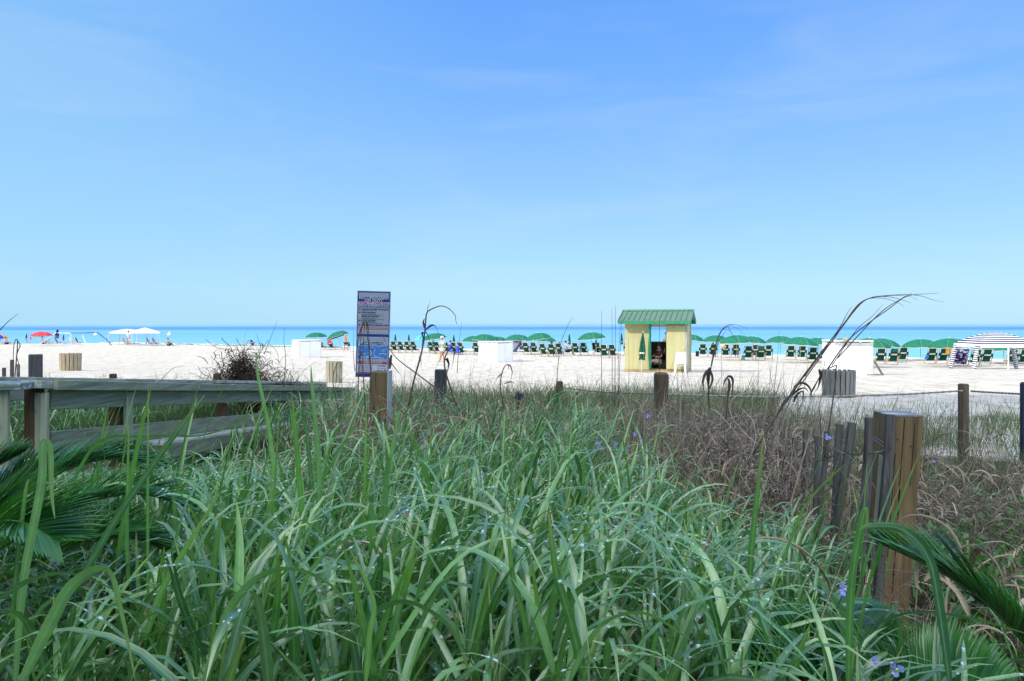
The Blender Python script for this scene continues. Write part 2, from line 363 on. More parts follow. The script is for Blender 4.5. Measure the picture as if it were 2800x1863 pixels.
def build_sea():
    ys = [30, 60, 90, 130, 200, 400, 900, 2500, 8000, 45000]; xs = [-45000, -6000, -900, -250, -80, 0, 80, 250, 900, 6000, 45000]
    V = np.array([(x, y, CZ - SEAH) for y in ys for x in xs]); n = len(xs)
    Q = np.array([(i * n + k, i * n + k + 1, (i + 1) * n + k + 1, (i + 1) * n + k) for i in range(len(ys) - 1) for k in range(n - 1)])
    m = bpy.data.materials.new('sea_water'); t, bs = nodes(m)
    tcn = t.nodes.new('ShaderNodeTexCoord'); sp = t.nodes.new('ShaderNodeSeparateXYZ'); t.links.new(tcn.outputs['Object'], sp.inputs[0])
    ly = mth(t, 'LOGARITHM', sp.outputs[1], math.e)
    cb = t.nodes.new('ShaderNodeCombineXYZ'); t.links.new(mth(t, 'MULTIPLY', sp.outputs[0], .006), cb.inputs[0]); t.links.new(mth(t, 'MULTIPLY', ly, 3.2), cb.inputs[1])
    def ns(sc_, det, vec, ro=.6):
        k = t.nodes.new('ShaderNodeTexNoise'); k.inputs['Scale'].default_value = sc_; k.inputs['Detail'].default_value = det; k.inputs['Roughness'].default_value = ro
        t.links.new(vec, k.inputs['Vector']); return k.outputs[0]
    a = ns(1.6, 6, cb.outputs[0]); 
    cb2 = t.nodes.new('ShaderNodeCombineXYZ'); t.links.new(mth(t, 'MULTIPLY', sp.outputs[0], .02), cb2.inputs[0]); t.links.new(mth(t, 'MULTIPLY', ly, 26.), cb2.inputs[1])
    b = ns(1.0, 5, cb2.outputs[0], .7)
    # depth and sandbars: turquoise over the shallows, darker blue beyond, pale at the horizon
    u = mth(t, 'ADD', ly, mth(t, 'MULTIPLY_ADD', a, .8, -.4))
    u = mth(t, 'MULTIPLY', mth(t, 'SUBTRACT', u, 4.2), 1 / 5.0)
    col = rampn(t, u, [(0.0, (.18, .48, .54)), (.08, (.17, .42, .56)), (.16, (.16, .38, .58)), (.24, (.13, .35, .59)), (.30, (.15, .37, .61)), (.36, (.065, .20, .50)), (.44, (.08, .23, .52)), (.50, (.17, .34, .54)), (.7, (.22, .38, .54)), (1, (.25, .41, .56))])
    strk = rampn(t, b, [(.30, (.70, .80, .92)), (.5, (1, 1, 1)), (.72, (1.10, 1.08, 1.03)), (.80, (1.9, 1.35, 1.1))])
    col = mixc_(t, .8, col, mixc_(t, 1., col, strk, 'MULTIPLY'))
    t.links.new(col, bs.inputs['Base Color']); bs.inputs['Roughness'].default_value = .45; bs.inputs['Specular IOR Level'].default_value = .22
    mp2 = t.nodes.new('ShaderNodeMapping'); mp2.inputs['Scale'].default_value = (.12, .5, 1); t.links.new(tcn.outputs['Object'], mp2.inputs[0])
    wv = ns(1.0, 5, mp2.outputs[0], .6)
    bumpn(t, bs, wv, .35, .5)
    tag(link('sea', mesh_np('sea', V, Q, smooth=False), m), kind='structure')
    # foam at the water's edge, and the line of weed washed up above it (left)
    fb = B(); wb = B(); rnd = random.Random(4)
    def pt(k, off):  # along the shore line from the far left corner
        u_ = Vector((.896, -.4445)); n_ = Vector((.4445, .896)); p = Vector((-44.8, 88)) + u_ * k + n_ * off; return p
    for (o0, o1) in ((7.4, 8.3), (10.0, 10.5), (13.5, 13.9)):
        prev = None
        for i in range(0, 260):
            k = -30 + i * .5; j = .5 * math.sin(k * .7 + o0) + .3 * math.sin(k * 1.9) + rnd.uniform(-.15, .15)
            wd = (o1 - o0) * (.25 + .75 * abs(math.sin(k * .33 + o0 * 2)))
            if prev is not None or True:
                p, q = pt(k, o0 + j), pt(k, o0 + j + wd); z = CZ - SEAH + .03
                cur = (Vector((p.x, p.y, z)), Vector((q.x, q.y, z)), Vector(((p.x + q.x) / 2, (p.y + q.y) / 2, z + .14)))
                if prev: fb.add([prev[0], cur[0], cur[2], prev[2], prev[1], cur[1]], [(0, 1, 2, 3), (3, 2, 5, 4)])
                prev = cur
    tag(fb.obj('surf', M('foam', (.82, .86, .88), .8, .2, .1, 3), None, True), kind='structure')
    for i in range(420):
        k = rnd.uniform(-14, 36); p = pt(k, -1.2 + .6 * math.sin(k * .5) + rnd.gauss(0, .12)); L_ = rnd.uniform(.1, .5)
        wb.ball((p.x, p.y, float(gz(p.x, p.y)) + .01), .08, 6, 0, (L_ * 4, 1.2, rnd.uniform(.5, 1.1)))
    tag(wb.obj('seaweed_line', M('weed', (.07, .06, .035), .9), None), 'dark line of washed-up seaweed along the far left waterline', 'seaweed', kind='stuff')
build_sea()

# the tall pale building behind the camera whose shade covers the dune
def build_tower():
    x0, x1, y0, y1, H = -118, -13.0, -20, -6.0, 39.2
    t = empty('apartment_tower', (0, 0, 0)); b = B()
    b.box(((x0 + x1) / 2, (y0 + y1) / 2, H / 2 - 1), (x1 - x0, y1 - y0, H + 2)); b.obj('wall', M('stucco', (.74, .72, .68), .9), t)
    b = B(); g = B(); r_ = B()
    for i in range(12):
        z = 3.2 + i * 3.0
        b.box(((x0 + x1) / 2, y1 + .8, z), (x1 - x0 - 1, 1.6, .22)); r_.box(((x0 + x1) / 2, y1 + 1.55, z + .95), (x1 - x0 - 1, .05, .06))
        for k in range(18): g.box((x0 + 4 + k * 5.7, y1 + .02, z + 1.3), (3.2, .06, 2.1))
    b.obj('balcony_slab', M('stucco', (.7, .7, .68)), t); r_.obj('balcony_rail', M('white_metal', (.8, .8, .8)), t); g.obj('window', M('tower_glass', (.2, .25, .28), .1, .6), t)
    tag(t, kind='structure'); t['kind'] = 'structure'
    return t
build_tower()

# ---------------------------------------------------------------- common materials
white = M('white_paint', (.80, .80, .80), .5, .3, .04, 3)
alum = M('pale_pole', (.62, .55, .45), .5, .4, .1, 6)
chrwood = M('chair_wood', (.50, .38, .25), .6, .3, .25, 14)
green = M('umbrella_green', (.016, .150, .088), .75, .15, .14, 2.5)
gdark = M('sling_green', (.006, .060, .038), .85, .1, .25, 20)
cream = M('cream_trim', (.62, .56, .46), .8)
blackm = M('black_cloth', (.015, .016, .02), .8)
navy = M('navy_cloth', (.015, .03, .16), .8)

# ---------------------------------------------------------------- umbrellas
def canopy_bm(rad, rise, n=8, sub=4, rings=8, droop=.0):
    """eight-panel dome with the cloth sagging a little between the ribs; returns (B, rib lines, edge line)"""
    b = B(); vs = []; m_ = n * sub
    def pt(i, k):
        s = i / rings; a = 2 * math.pi * k / m_; fr = (k % sub) / sub; sag = math.sin(math.pi * fr)
        r = rad * math.sin(s * R(62)) / math.sin(R(62)); z = -rise * (1 - math.cos(s * R(62))) / (1 - math.cos(R(62)))
        r *= 1 - .045 * sag * s; z -= -.03 * sag * s * s * rise + .0
        return Vector((r * math.cos(a), r * math.sin(a), z))
    for i in range(1, rings + 1):
        for k in range(m_): vs.append(pt(i, k))
    top = len(vs); vs.append(Vector((0, 0, 0)))
    fs = [(top, k, (k + 1) % m_) for k in range(m_)]
    fs += [((i) * m_ + k, (i + 1) * m_ + k, (i + 1) * m_ + (k + 1) % m_, i * m_ + (k + 1) % m_) for i in range(rings - 1) for k in range(m_)]
    # short hanging valance
    o = len(vs); hang = .075
    for k in range(m_):
        p = vs[(rings - 1) * m_ + k]; fr = (k % sub) / sub; vs.append(Vector((p.x * 1.0, p.y * 1.0, p.z - hang * (.45 + .55 * math.sin(math.pi * fr)))))
    fs += [((rings - 1) * m_ + k, o + k, o + (k + 1) % m_, (rings - 1) * m_ + (k + 1) % m_) for k in range(m_)]
    b.add(vs, fs)
    ribs = [[pt(i, j * sub) + Vector((0, 0, .006)) for i in range(1, rings + 1)] for j in range(n)]
    edge = [vs[o + k] for k in range(m_)] + [vs[o]]
    return b, ribs, edge
def make_umbrella(name='beach_umbrella', mat=green, rad=1.15, rise=.48, mats=None):
    root = empty(name, (0, 0, 0)); H = 1.95
    can = empty('canopy_frame', (0, 0, 0)); bpy.data.objects.remove(can)
    b, ribs, edge = canopy_bm(rad, rise)
    if mats:
        m_ = 32; b.mi = [0] * len(b.f)
        for i, f in enumerate(b.f): b.mi[i] = ((i % m_) // 4) % len(mats)
    c = b.obj('canopy', mats or mat, root); c.location.z = H
    e = B(); e.tube(edge, .014, 4); ob = e.obj('edge_trim', cream, c)
    e = B()
    for rb in ribs: e.tube([(0, 0, .01)] + rb, .008, 3)
    e.obj('seam', M('seam_green', (.16, .42, .28), .8), c)
    e = B()
    for j in range(8):
        a = 2 * math.pi * j / 8; e.tube([(0, 0, -.42), (rad * .55 * math.cos(a), rad * .55 * math.sin(a), -rise * .33)], .008, 4)
    e.obj('strut', alum, c)
    p = B(); p.tube([(0, 0, -.35), (0, 0, H - .02)], .022, 8); p.obj('pole', alum, root)
    p = B(); p.lathe([(.03, 0), (.035, .03), (.012, .08), (.001, .1)], 8, (0, 0, H)); p.obj('finial', alum, root)
    return root
UMB = make_umbrella()
used = [False]
def put_umbrella(px, wpx, top, tiltx, label, lean=0.0, group='green rental umbrellas open along the beach', proto=None, yaw=None, diam=2.36, cat='umbrella'):
    d = diam * F / wpx; x = (px - CX) / F * d; z = float(gz(x, d)); ztop = CZ - (top - HY) / F * d
    if proto is None:
        o = UMB if not used[0] else copy_tree(UMB); used[0] = True
    else: o = proto
    H = 2.05
    o.location = (x, d, ztop - H + .0)
    tilt = R(tiltx)
    # tilt the whole umbrella about its top so that the canopy stays where it is seen
    o.rotation_euler = (0, tilt, rng.uniform(0, .7) if yaw is None else yaw)
    o.rotation_euler = (Matrix.Rotation(tilt, 3, 'Y') @ Matrix.Rotation(rng.uniform(0, .7) if yaw is None else yaw, 3, 'Z')).to_euler()
    o.location = Vector((x, d, ztop)) - (o.rotation_euler.to_matrix() @ Vector((0, 0, H)))
    tag(o, label, cat, group); return o
UM = [
 (864, 60, 907, 0, 'upright green umbrella over the chairs behind the far left white box'),
 (918, 64, 905, -16, 'tilted green umbrella right above the chair hung with a red towel'),
 (1184, 72, 909, -6, 'lone open green umbrella between the lifeguard sign and the big white box'),
 (1297, 70, 916, 0, 'open green umbrella showing left of the one over the middle white box'),
 (1329, 76, 911, 2, 'open green umbrella rising directly over the middle white box'),
 (1362, 68, 918, 0, 'green umbrella behind the right edge of the middle white box'),
 (1414, 70, 912, -3, 'open green umbrella just right of the middle white box'),
 (1469, 76, 908, -7, 'green umbrella tilted left in front of a second one over three chairs'),
 (1489, 68, 915, 4, 'green umbrella half hidden behind the tilted one over three chairs'),
 (1615, 80, 906, -8, 'large tilted green umbrella standing alone left of the yellow hut'),
 (1894, 72, 912, 6, 'green umbrella whose left half is hidden by the yellow hut'),
 (1957, 76, 914, -4, 'second open green umbrella to the right of the yellow hut'),
 (2012, 92, 913, -5, 'big green umbrella behind the dry arching reed right of the hut'),
 (2058, 78, 917, 4, 'green umbrella tucked behind the right side of the big one by the dry reed'),
 (2133, 78, 916, 0, 'green umbrella whose pole is fully seen over bare sand'),
 (2191, 98, 918, 2, 'big green umbrella over the four chairs left of the right white box'),
 (2238, 78, 921, 6, 'green umbrella behind and right of the big one over four chairs'),
 (2312, 82, 922, 0, 'green umbrella above the person beside the right white box'),
 (2378, 110, 921, 0, 'wide green umbrella directly over the right white box'),
 (2412, 94, 922, 4, 'green umbrella peeping out right of the wide one over the white box'),
 (2515, 92, 924, 0, 'green umbrella between the right white box and the striped cabana'),
 (2595, 108, 921, 0, 'green umbrella touching the left edge of the striped cabana'),
 (2664, 88, 929, 5, 'green umbrella seen beneath the left of the striped cabana roof'),
 (2742, 100, 930, 0, 'green umbrella seen beneath the right of the striped cabana roof'),
 (2782, 100, 922, 0, 'green umbrella cut off by the right edge behind the striped cabana')]
for u in UM: put_umbrella(*u[:3], u[3] + rng.uniform(-3.5, 3.5), u[4])

def make_closed(name, mat, Htop=1.95, L=.95, rad=.13, tie=.35, n=10, tipr=.012):
    root = empty(name, (0, 0, 0)); b = B(); prof = [(0, tipr), (.08, .25), (.35, .62), (.6, .85), (.78, 1.0), (.9, .8), (1, .95)]
    vs = []; m_ = n * 2
    for s, r in prof:
        for k in range(m_):
            rr = rad * r * (1.0 if k % 2 else .42) if s > 0 else tipr
            a = 2 * math.pi * k / m_ + .3 * s; vs.append(Vector((rr * math.cos(a), rr * math.sin(a), Htop - s * L - (.05 if (k % 4 == 1 and s == 1) else 0))))
    fs = [(i * m_ + k, i * m_ + (k + 1) % m_, (i + 1) * m_ + (k + 1) % m_, (i + 1) * m_ + k) for i in range(len(prof) - 1) for k in range(m_)]
    b.add(vs, fs); b.obj('canopy', mat, root)
    p = B(); p.tube([(0, 0, -.2), (0, 0, Htop + .06)], .02, 7); p.obj('pole', alum, root)
    p = B(); p.lathe([(rad * .87, Htop - L * .82), (rad * .9, Htop - L * .79), (rad * .87, Htop - L * .76)], 12); p.obj('tie_strap', cream, root)
    return root
CLO = make_closed('folded_umbrella', green); cu = [False]
def put_closed(px, top, bot, label, tilt=0, proto=None, dd=None, group='folded green umbrellas among the beach chairs', h=1.95):
    # bot = row of the pole's foot on the sand
    g = ground_at(px, bot) if dd is None else Vector(((px - CX) / F * dd, dd, 0))
    d = g.y; x = g.x; z = float(gz(x, d)); ztop = CZ - (top - HY) / F * d
    if proto is None:
        o = CLO if not cu[0] else copy_tree(CLO); cu[0] = True
    else: o = proto
    s = (ztop - z) / h; o.scale = (s, s, s); o.location = (x, d, z); o.rotation_euler = (0, R(tilt), rng.uniform(0, 1))
    tag(o, label, 'umbrella', group); return o
put_closed(1081, 912, 963, 'folded green umbrella nearest the lifeguard sign, between two chairs')
put_closed(1118, 913, 963, 'slim folded green umbrella second from the lifeguard sign')
put_closed(1241, 914, 968, 'folded green umbrella beside the people in blue left of the white box')
put_closed(1184, 927, 970, 'folded green umbrella standing below the lone open one by the walking woman', dd=58)
put_closed(1558, 912, 972, 'folded green umbrella beside the seated person in black skirt', -1.5)
put_closed(1630, 925, 975, 'folded green umbrella standing behind the large tilted one', 0)
put_closed(1701, 910, 974, 'folded green umbrella leaning a little left of the yellow hut', -3)

# ---------------------------------------------------------------- chairs
def make_chair(name='beach_chair', sling=gdark, frame=chrwood):
    root = empty(name, (0, 0, 0)); W = .29
    def backp(s): return Vector((0, -.02 - .36 * s, .30 + .74 * s))
    b = B()
    for sx in (-W, W): b.bar(backp(-.05) + Vector((sx, 0, 0)), backp(1) + Vector((sx, 0, 0)), .034, .034, bev=.006)
    b.bar(backp(1) + Vector((-W, 0, 0)), backp(1) + Vector((W, 0, 0)), .03, .03, bev=.006)
    b.obj('back_frame', frame, root)
    b = B()
    def cloth(s0, s1, w0, w1, off, nseg=5):
        vs = []; fs = []
        for i in range(nseg + 1):
            s = s0 + (s1 - s0) * i / nseg; p = backp(s); ww = w0 + (w1 - w0) * i / nseg
            for j in range(5):
                x = -ww + 2 * ww * j / 4; sag = -.035 * (1 - (x / ww) ** 2)
                vs.append(p + Vector((x, off + sag * (1 if off < .01 else 1), 0)))
        for i in range(nseg):
            for j in range(4): a = i * 5 + j; fs.append((a, a + 1, a + 6, a + 5))
        b.add(vs, fs)
    cloth(.0, .99, .205, .205, .0, 8)
    b.obj('sling', sling, root)
    b = B(); p0, p1 = backp(.36), backp(.62)
    b.bar(p0 + Vector((0, -.05, 0)), p1 + Vector((0, -.05, 0)), .60, .02, up=(0, 1, .4), bev=.008)
    pk = b.obj('pouch', sling, root)
    b = B(); p0, p1 = backp(.46), backp(.57)
    b.bar(p0 + Vector((0, -.067, -.004)), p1 + Vector((0, -.067, -.004)), .34, .012, up=(0, 1, .4)); b.obj('cream_label', cream, pk)
    for sx in (-W, W):
        for (s, hh) in ((.70, .10), (.88, .06)):
            b = B(); b.bar(backp(s) + Vector((sx * .84, -.01, 0)), backp(s + hh) + Vector((sx * .84, -.01, 0)), .06, .02, up=(0, 1, .4), bev=.004)
            b.obj('side_strap', M('strap_white', (.66, .64, .6), .8), root)
    b = B(); vs = []; fs = []
    for i in range(7):
        s = i / 6; y = -.02 + .52 * s; z = .30 - .08 * math.sin(s * math.pi) + .07 * s
        for j in range(3): vs.append((-.24 + .24 * j, y, z - (.015 if j == 1 else 0)))
    for i in range(6):
        for j in range(2): a = i * 3 + j; fs.append((a, a + 1, a + 4, a + 3))
    b.add(vs, fs); b.obj('seat', sling, root)
    b = B()
    for sx in (-.26, .26): b.bar((sx, -.06, .31), (sx, .52, .37), .03, .03, bev=.005)
    b.bar((-.26, .52, .37), (.26, .52, .37), .03, .03); b.obj('seat_frame', frame, root)
    for sx in (-.335, .335):
        b = B(); b.bar((sx, -.27, .60), (sx, .30, .62), .055, .022, bev=.006); b.obj('armrest', frame, root)
        b = B(); b.bar((sx, .26, .61), (sx, -.10, .0), .026, .03, bev=.004); b.obj('leg', frame, root)
        b = B(); b.bar((sx * .92, -.22, .58), (sx * .92, .30, .0), .026, .03, bev=.004); b.obj('leg', frame, root)
    b = B(); b.bar((-.33, -.10, .015), (.33, -.10, .015), .026, .026); b.bar((-.31, .30, .015), (.31, .30, .015), .026, .026); b.obj('foot_rail', frame, root)
    return root
CH = make_chair(); chu = [False]; SEAYAW = R(-24)
def put_chair(px, bot, label, yaw=None, group='green rental chairs facing the sea', s=1.0, proto=None):
    g = ground_at(px, bot)
    if proto is None:
        o = CH if not chu[0] else copy_tree(CH); chu[0] = True
    else: o = proto
    o.location = g - Vector((0, 0, .02)); o.rotation_euler = (0, 0, (SEAYAW * (.55 if px > 1900 else 1.0) + rng.uniform(-.06, .06)) if yaw is None else yaw); o.scale = (s, s, s)
    tag(o, label, 'chair', group); return o
CS = [
 (851, 957, 'green chair mostly hidden behind the far left white box'), (880, 957, 'green chair between the far left white box and the red towel chair'),
 (907, 958, 'green chair with a red and white towel over its back'),
 (1060, 965, 'green chair half hidden behind the lifeguard sign'), (1080, 965, 'green chair behind the folded umbrella nearest the lifeguard sign'), (1099, 965, 'green chair between the two folded umbrellas right of the sign'),
 (1117, 966, 'green chair right behind the slim folded umbrella by the sign'), (1134, 966, 'green chair at the right end of the four beside the lifeguard sign'),
 (1181, 968, 'green chair under the lone open umbrella, left of the walking woman'), (1197, 968, 'green chair touching the left side of the walking woman'), (1223, 969, 'green chair right behind the walking woman'),
 (1244, 970, 'green chair with a folded umbrella in front, left of the white box'), (1262, 971, 'green chair closest to the big middle white box on its left'),
 (1304, 971, 'green chair just cut by the left side of the middle white box'),
 (1440, 971, 'first green chair right of the middle white box'), (1461, 971, 'second green chair right of the middle white box, with a towel on its head rest'),
 (1487, 976, 'empty green chair left of the person in the black cap'), (1510, 977, 'green chair holding the person in the black cap'), (1530, 974, 'green chair holding the dark haired person near the seated woman'),
 (1575, 972, 'left chair of the pair beneath the large tilted umbrella'), (1597, 972, 'right chair of the pair beneath the large tilted umbrella'),
 (1634, 972, 'green chair with a black bag hung on it'), (1653, 980, 'left chair of the front pair just left of the hut, among tall stalks'), (1676, 980, 'right chair of the front pair just left of the hut, among tall stalks'),
 (1717, 972, 'green chair cut off by the left wall of the yellow hut'),
 (1922, 977, 'first green chair right of the yellow hut, with a dark bag beside it'), (1950, 977, 'second green chair right of the yellow hut, draped with a dark towel'),
 (1984, 979, 'green chair with a straw hat on its corner'), (2012, 979, 'green chair behind the long dry reed, holding a pink shirt'),
 (2046, 987, 'green chair with a green towel hanging by its left leg'), (2066, 981, 'green chair tucked behind its neighbour, third left of the lone pole'), (2080, 987, 'green chair with a darker towel over its back, near the lone pole'), (2100, 982, 'green chair just left of the umbrella pole over bare sand'),
 (2162, 985, 'first green chair right of the umbrella pole over bare sand'), (2192, 986, 'second green chair right of the lone pole, crossed by an umbrella pole'), (2222, 993, 'third green chair right of the lone pole, set nearer than the others'),
 (2254, 990, 'green chair right behind the leaning dry stalks'), (2280, 990, 'green chair with belongings, left neighbour of the right white box'),
 (2407, 997, 'first green chair right of the right white box'), (2442, 998, 'middle green chair of the three right of the white box'), (2467, 993, 'last green chair of the three right of the white box'),
 (2545, 996, 'green chair with a blue towel at its left side'), (2578, 996, 'green chair with an orange beach towel over it'),
 (2624, 1000, 'chair wrapped in a purple patterned towel under the striped cabana'), (2666, 1002, 'green chair left of the white cabana pole'), (2696, 1000, 'green chair right of the white cabana pole'),
 (2765, 1001, 'green chair under the right side of the striped cabana'), (2797, 1001, 'green chair cut off by the right edge of the picture')]
PROTO_CHAIRS = {}
for px, bt, lb in CS:
    o = put_chair(px, bt, lb); PROTO_CHAIRS[px] = o
# towels, bags and hats lying on chairs: things of their own
def towel(px, w0, s0, s1, mat, label, cat='towel', off=-.075, x0=0.0, name='towel'):
    ch = PROTO_CHAIRS[px]; b = B(); vs = []; fs = []; n_ = 8; thick = .012
    mw = ch.matrix_basis
    for layer in (0, 1):
        for i in range(n_ + 1):
            s = s0 + (s1 - s0) * i / n_
            for j in range(7):
                x = x0 - w0 + 2 * w0 * j / 6; y = -.02 - .36 * s + off - layer * thick + .012 * math.sin(j * 1.9 + s * 7); z = .30 + .74 * s + .015 * math.sin(j * 1.3)
                vs.append(mw @ Vector((x, y, z)))
    m_ = 7 * (n_ + 1)
    for i in range(n_):
        for j in range(6):
            a = i * 7 + j; fs.append((a, a + 1, a + 8, a + 7)); fs.append((m_ + a, m_ + a + 7, m_ + a + 8, m_ + a + 1))
    for i in range(n_): fs.append((i * 7, (i + 1) * 7, m_ + (i + 1) * 7, m_ + i * 7)); fs.append((i * 7 + 6, m_ + i * 7 + 6, m_ + (i + 1) * 7 + 6, (i + 1) * 7 + 6))
    for j in range(6): fs.append((n_ * 7 + j, n_ * 7 + j + 1, m_ + n_ * 7 + j + 1, m_ + n_ * 7 + j)); fs.append((j, m_ + j, m_ + j + 1, j + 1))
    b.add(vs, fs); return thing1(name, b, mat, label, cat)
bpy.context.view_layer.update()
towel(907, .22, .45, 1.03, M('red_towel', (.62, .03, .05), .9, .1, .3, 7, None, 0, 0, 0, (.8, .75, .72), (.55, .6)), 'red and white patterned towel over a chair near the standing man')
towel(2578, .17, .5, 1.06, M('orange_towel', (.80, .32, .04), .9, .1, .2, 8, None, 0, 0, 0, (.85, .6, .2), (.5, .6)), 'orange towel bunched on top corner of a chair', x0=.2)
towel(2545, .10, .05, .45, M('blue_towel', (.02, .25, .62), .9, .1, .3, 9), 'bright blue towel at the left side of a green chair', x0=-.28)
towel(2624, .36, -.25, 1.02, M('purple_towel', (.05, .02, .18), .9, .1, .3, 5, None, 0, 0, 0, (.7, .68, .72), (.52, .56)), 'purple and white patterned towel draped over a chair in the cabana')
towel(1461, .12, .70, 1.02, M('teal_towel', (.01, .12, .08), .9), 'dark green towel on the head of a chair right of the middle box')
towel(2080, .19, .66, 1.03, M('teal_towel', (.01, .12, .08), .9), 'dark green towel folded over a chair near the lone umbrella pole')
towel(2442, .19, .72, 1.03, M('teal_towel', (.01, .12, .08), .9), 'dark green towel over the middle chair right of the right white box')
towel(2046, .12, -.35, .12, M('mint_towel', (.06, .30, .22), .9), 'pale green towel hanging low beside a chair leg', x0=-.34)
towel(1922, .13, -.3, .25, M('darkbag', (.02, .025, .05), .8), 'dark beach bag leaning on the left of a chair by the hut', 'bag', x0=-.42, name='beach_bag')
towel(1634, .15, .25, 1.0, blackm, 'black bag hanging on the left of a chair near the hut', 'bag', x0=-.22, name='beach_bag')
def sunhat(px, dx, s, mat, label):
    ch = PROTO_CHAIRS[px]; p = ch.matrix_basis @ Vector((dx, -.02 - .36 * s - .1, .30 + .74 * s)); b = B()
    b.lathe([(.22, 0), (.21, .012), (.11, .03), (.10, .10), (.07, .13), (.001, .14)], 16)
    o = thing1('sun_hat', b, mat, label, 'hat', smooth=True); o.location = p; o.rotation_euler = (R(75), 0, 0); return o
sunhat(1984, -.18, .85, M('straw', (.62, .45, .25), .9), 'round straw hat hanging on a chair corner right of the hut')

# ---------------------------------------------------------------- the yellow rental hut
HUT = Vector((6.75, 32.2, 0)); HUT.z = CZ - 2.33; HUTR = R(-20)
def build_hut():
    t = empty('rental_hut', HUT, HUTR); tag(t, 'pale yellow beach hut with green metal roof and open doorway', 'hut')
    yel = M('hut_yellow', (.50, .475, .245), .75, .25, .09, 3, (1, 1, .3)); gt = M('hut_green_trim', (.02, .33, .19), .5, .35, .15, 6)
    gm = M('roof_green', (.115, .195, .125), .42, .5, .12, 5, (1, .2, 1)); dk = M('hut_dark', (.03, .028, .026), .7); grey = wood('grey_trim', (.42, .42, .38), (.22, .22, .2))
    W, D, H = 1.42, .85, 2.42
    b = B(); b.box((0, D, .09), (2 * W + .1, 2 * D + .1, .14)); b.obj('floor', wood('pallet', (.45, .33, .2), (.2, .14, .08), 0), t)
    b = B(); b.box((-.83, 0, 1.30), (1.18, .06, 2.30)); b.box((.97, 0, 1.30), (.90, .06, 2.30)); b.box((.14, 0, 2.31), (.76, .058, .28))
    b.box((-W + .02, D, 1.30), (.05, 2 * D - .06, 2.30)); b.box((W - .02, D, 1.30), (.05, 2 * D - .06, 2.30))
    b.box((0, 2 * D, 2.33), (2 * W - .1, .05, .2)); b.obj('wall', yel, t)
    b = B(); b.box((0, 2 * D, .77), (2 * W - .1, .05, 1.22)); b.box((.30, 2 * D - .28, .85), (1.6, .5, .05)); b.obj('back_counter', M('brown_counter', (.10, .045, .022), .6, .3, .3, 8), t)
    b = B(); b.box((0, 2 * D + .0, 1.41), (2 * W - .1, .12, .06)); b.obj('counter_top', gt, t)
    b = B(); b.box((-.21, -.05, 1.28), (.06, .05, 2.25)); b.box((.10, -.05, 2.36), (.72, .05, .12)); b.box((-.245, -.13, 1.25), (.03, .16, 2.2)); b.obj('door_frame', gt, t)
    b = B(); b.box((.985, -.08, 1.22), (.88, .045, 2.06), bev=.01); dr = b.obj('sliding_door', yel, t)
    b = B(); b.tube([(1.30, -.12, 1.12), (1.30, -.16, 1.12), (1.30, -.16, 1.24), (1.30, -.12, 1.24)], .012, 6); b.obj('handle', white, dr)
    b = B()
    for x in (-.62, -1.02): b.box((x, -.034, 1.30), (.014, .008, 2.26))
    b.obj('batten', M('hut_yellow_dark', (.50, .46, .24)), t)
    b = B()
    for x, y in ((W + .02, -.05), (W + .02, 2 * D)): b.box((x, y, 1.26), (.11, .11, 2.38), bev=.008)
    b.box((W + .04, .0, 1.75), (.06, .16, 1.1)); b.obj('corner_post', grey, t)
    # roof: gable, ridge along the front
    oh, run, ey, ry = .42, D + .46, H + .0, H + .47
    b = B(); g = B(); z0 = ey; X = W + .27
    for sy in (-1, 1):
        ya = D + sy * run; vs = [(-X, ya, z0), (X, ya, z0), (X, D, ry), (-X, D, ry)]; up = Vector((0, 0, .045))
        vs2 = [Vector(v) + up for v in vs]; b.add(vs + vs2, [(0, 1, 2, 3), (4, 5, 6, 7), (0, 1, 5, 4), (1, 2, 6, 5), (3, 0, 4, 7)])
    rf = b.obj('roof', gm, t)
    b = B()
    for sy in (-1, 1):
        for i in range(15):
            x = -X + .012 + (2 * X - .024) * i / 14; ya = D + sy * (run + .005)
            b.bar((x, ya, z0 + .065), (x, D, ry + .065), .026, .045)
    b.obj('standing_seam', gm, rf)
    b = B(); b.tube([(-X - .02, D, ry + .075), (X + .02, D, ry + .075)], .06, 8); b.obj('ridge_cap', M('ridge_green', (.08, .26, .17), .4, .5), rf)
    b = B()
    for sy in (-1, 1): b.box((0, D + sy * run, z0 - .05), (2 * X, .03, .13))
    for sx in (-X + .03, X - .03):
        for sy in (-1, 1): b.bar((sx, D + sy * run, z0 - .04), (sx, D, ry - .04), .03, .12)
    b.obj('fascia', M('fascia_green', (.03, .24, .13), .5, .3), rf)
    b = B()
    for sx in (-W + .03, W - .03): b.add([(sx, .0, H + .03), (sx, 2 * D, H + .03), (sx, D, ry)], [(0, 1, 2)]); 
    b.obj('gable', yel, rf)
    b = B(); b.box((.05, -.42, .04), (1.5, .55, .08)); b.box((.05, -.42, .1), (1.5, .5, .02)); b.obj('step', wood('pallet', (.45, .33, .2), (.2, .14, .08), 0), t)
    t.update_tag(); return t
hut = build_hut(); bpy.context.view_layer.update(); HM = hut.matrix_basis.copy()
def in_hut(b, name, mat, label, cat, smooth=False, group=None):
    o = thing1(name, b, mat, label, cat, group, smooth); o.location = HUT; o.rotation_euler = (0, 0, HUTR); return o
b = B(); b.box((.30, 1.05, .34), (.60, .42, .34), bev=.03); b.box((.30, 1.05, .545), (.64, .46, .07), bev=.02)
c_ = in_hut(b, 'cooler', M('black_plastic', (.02, .02, .024), .4, .5), 'black chest cooler on the hut floor', 'cooler')
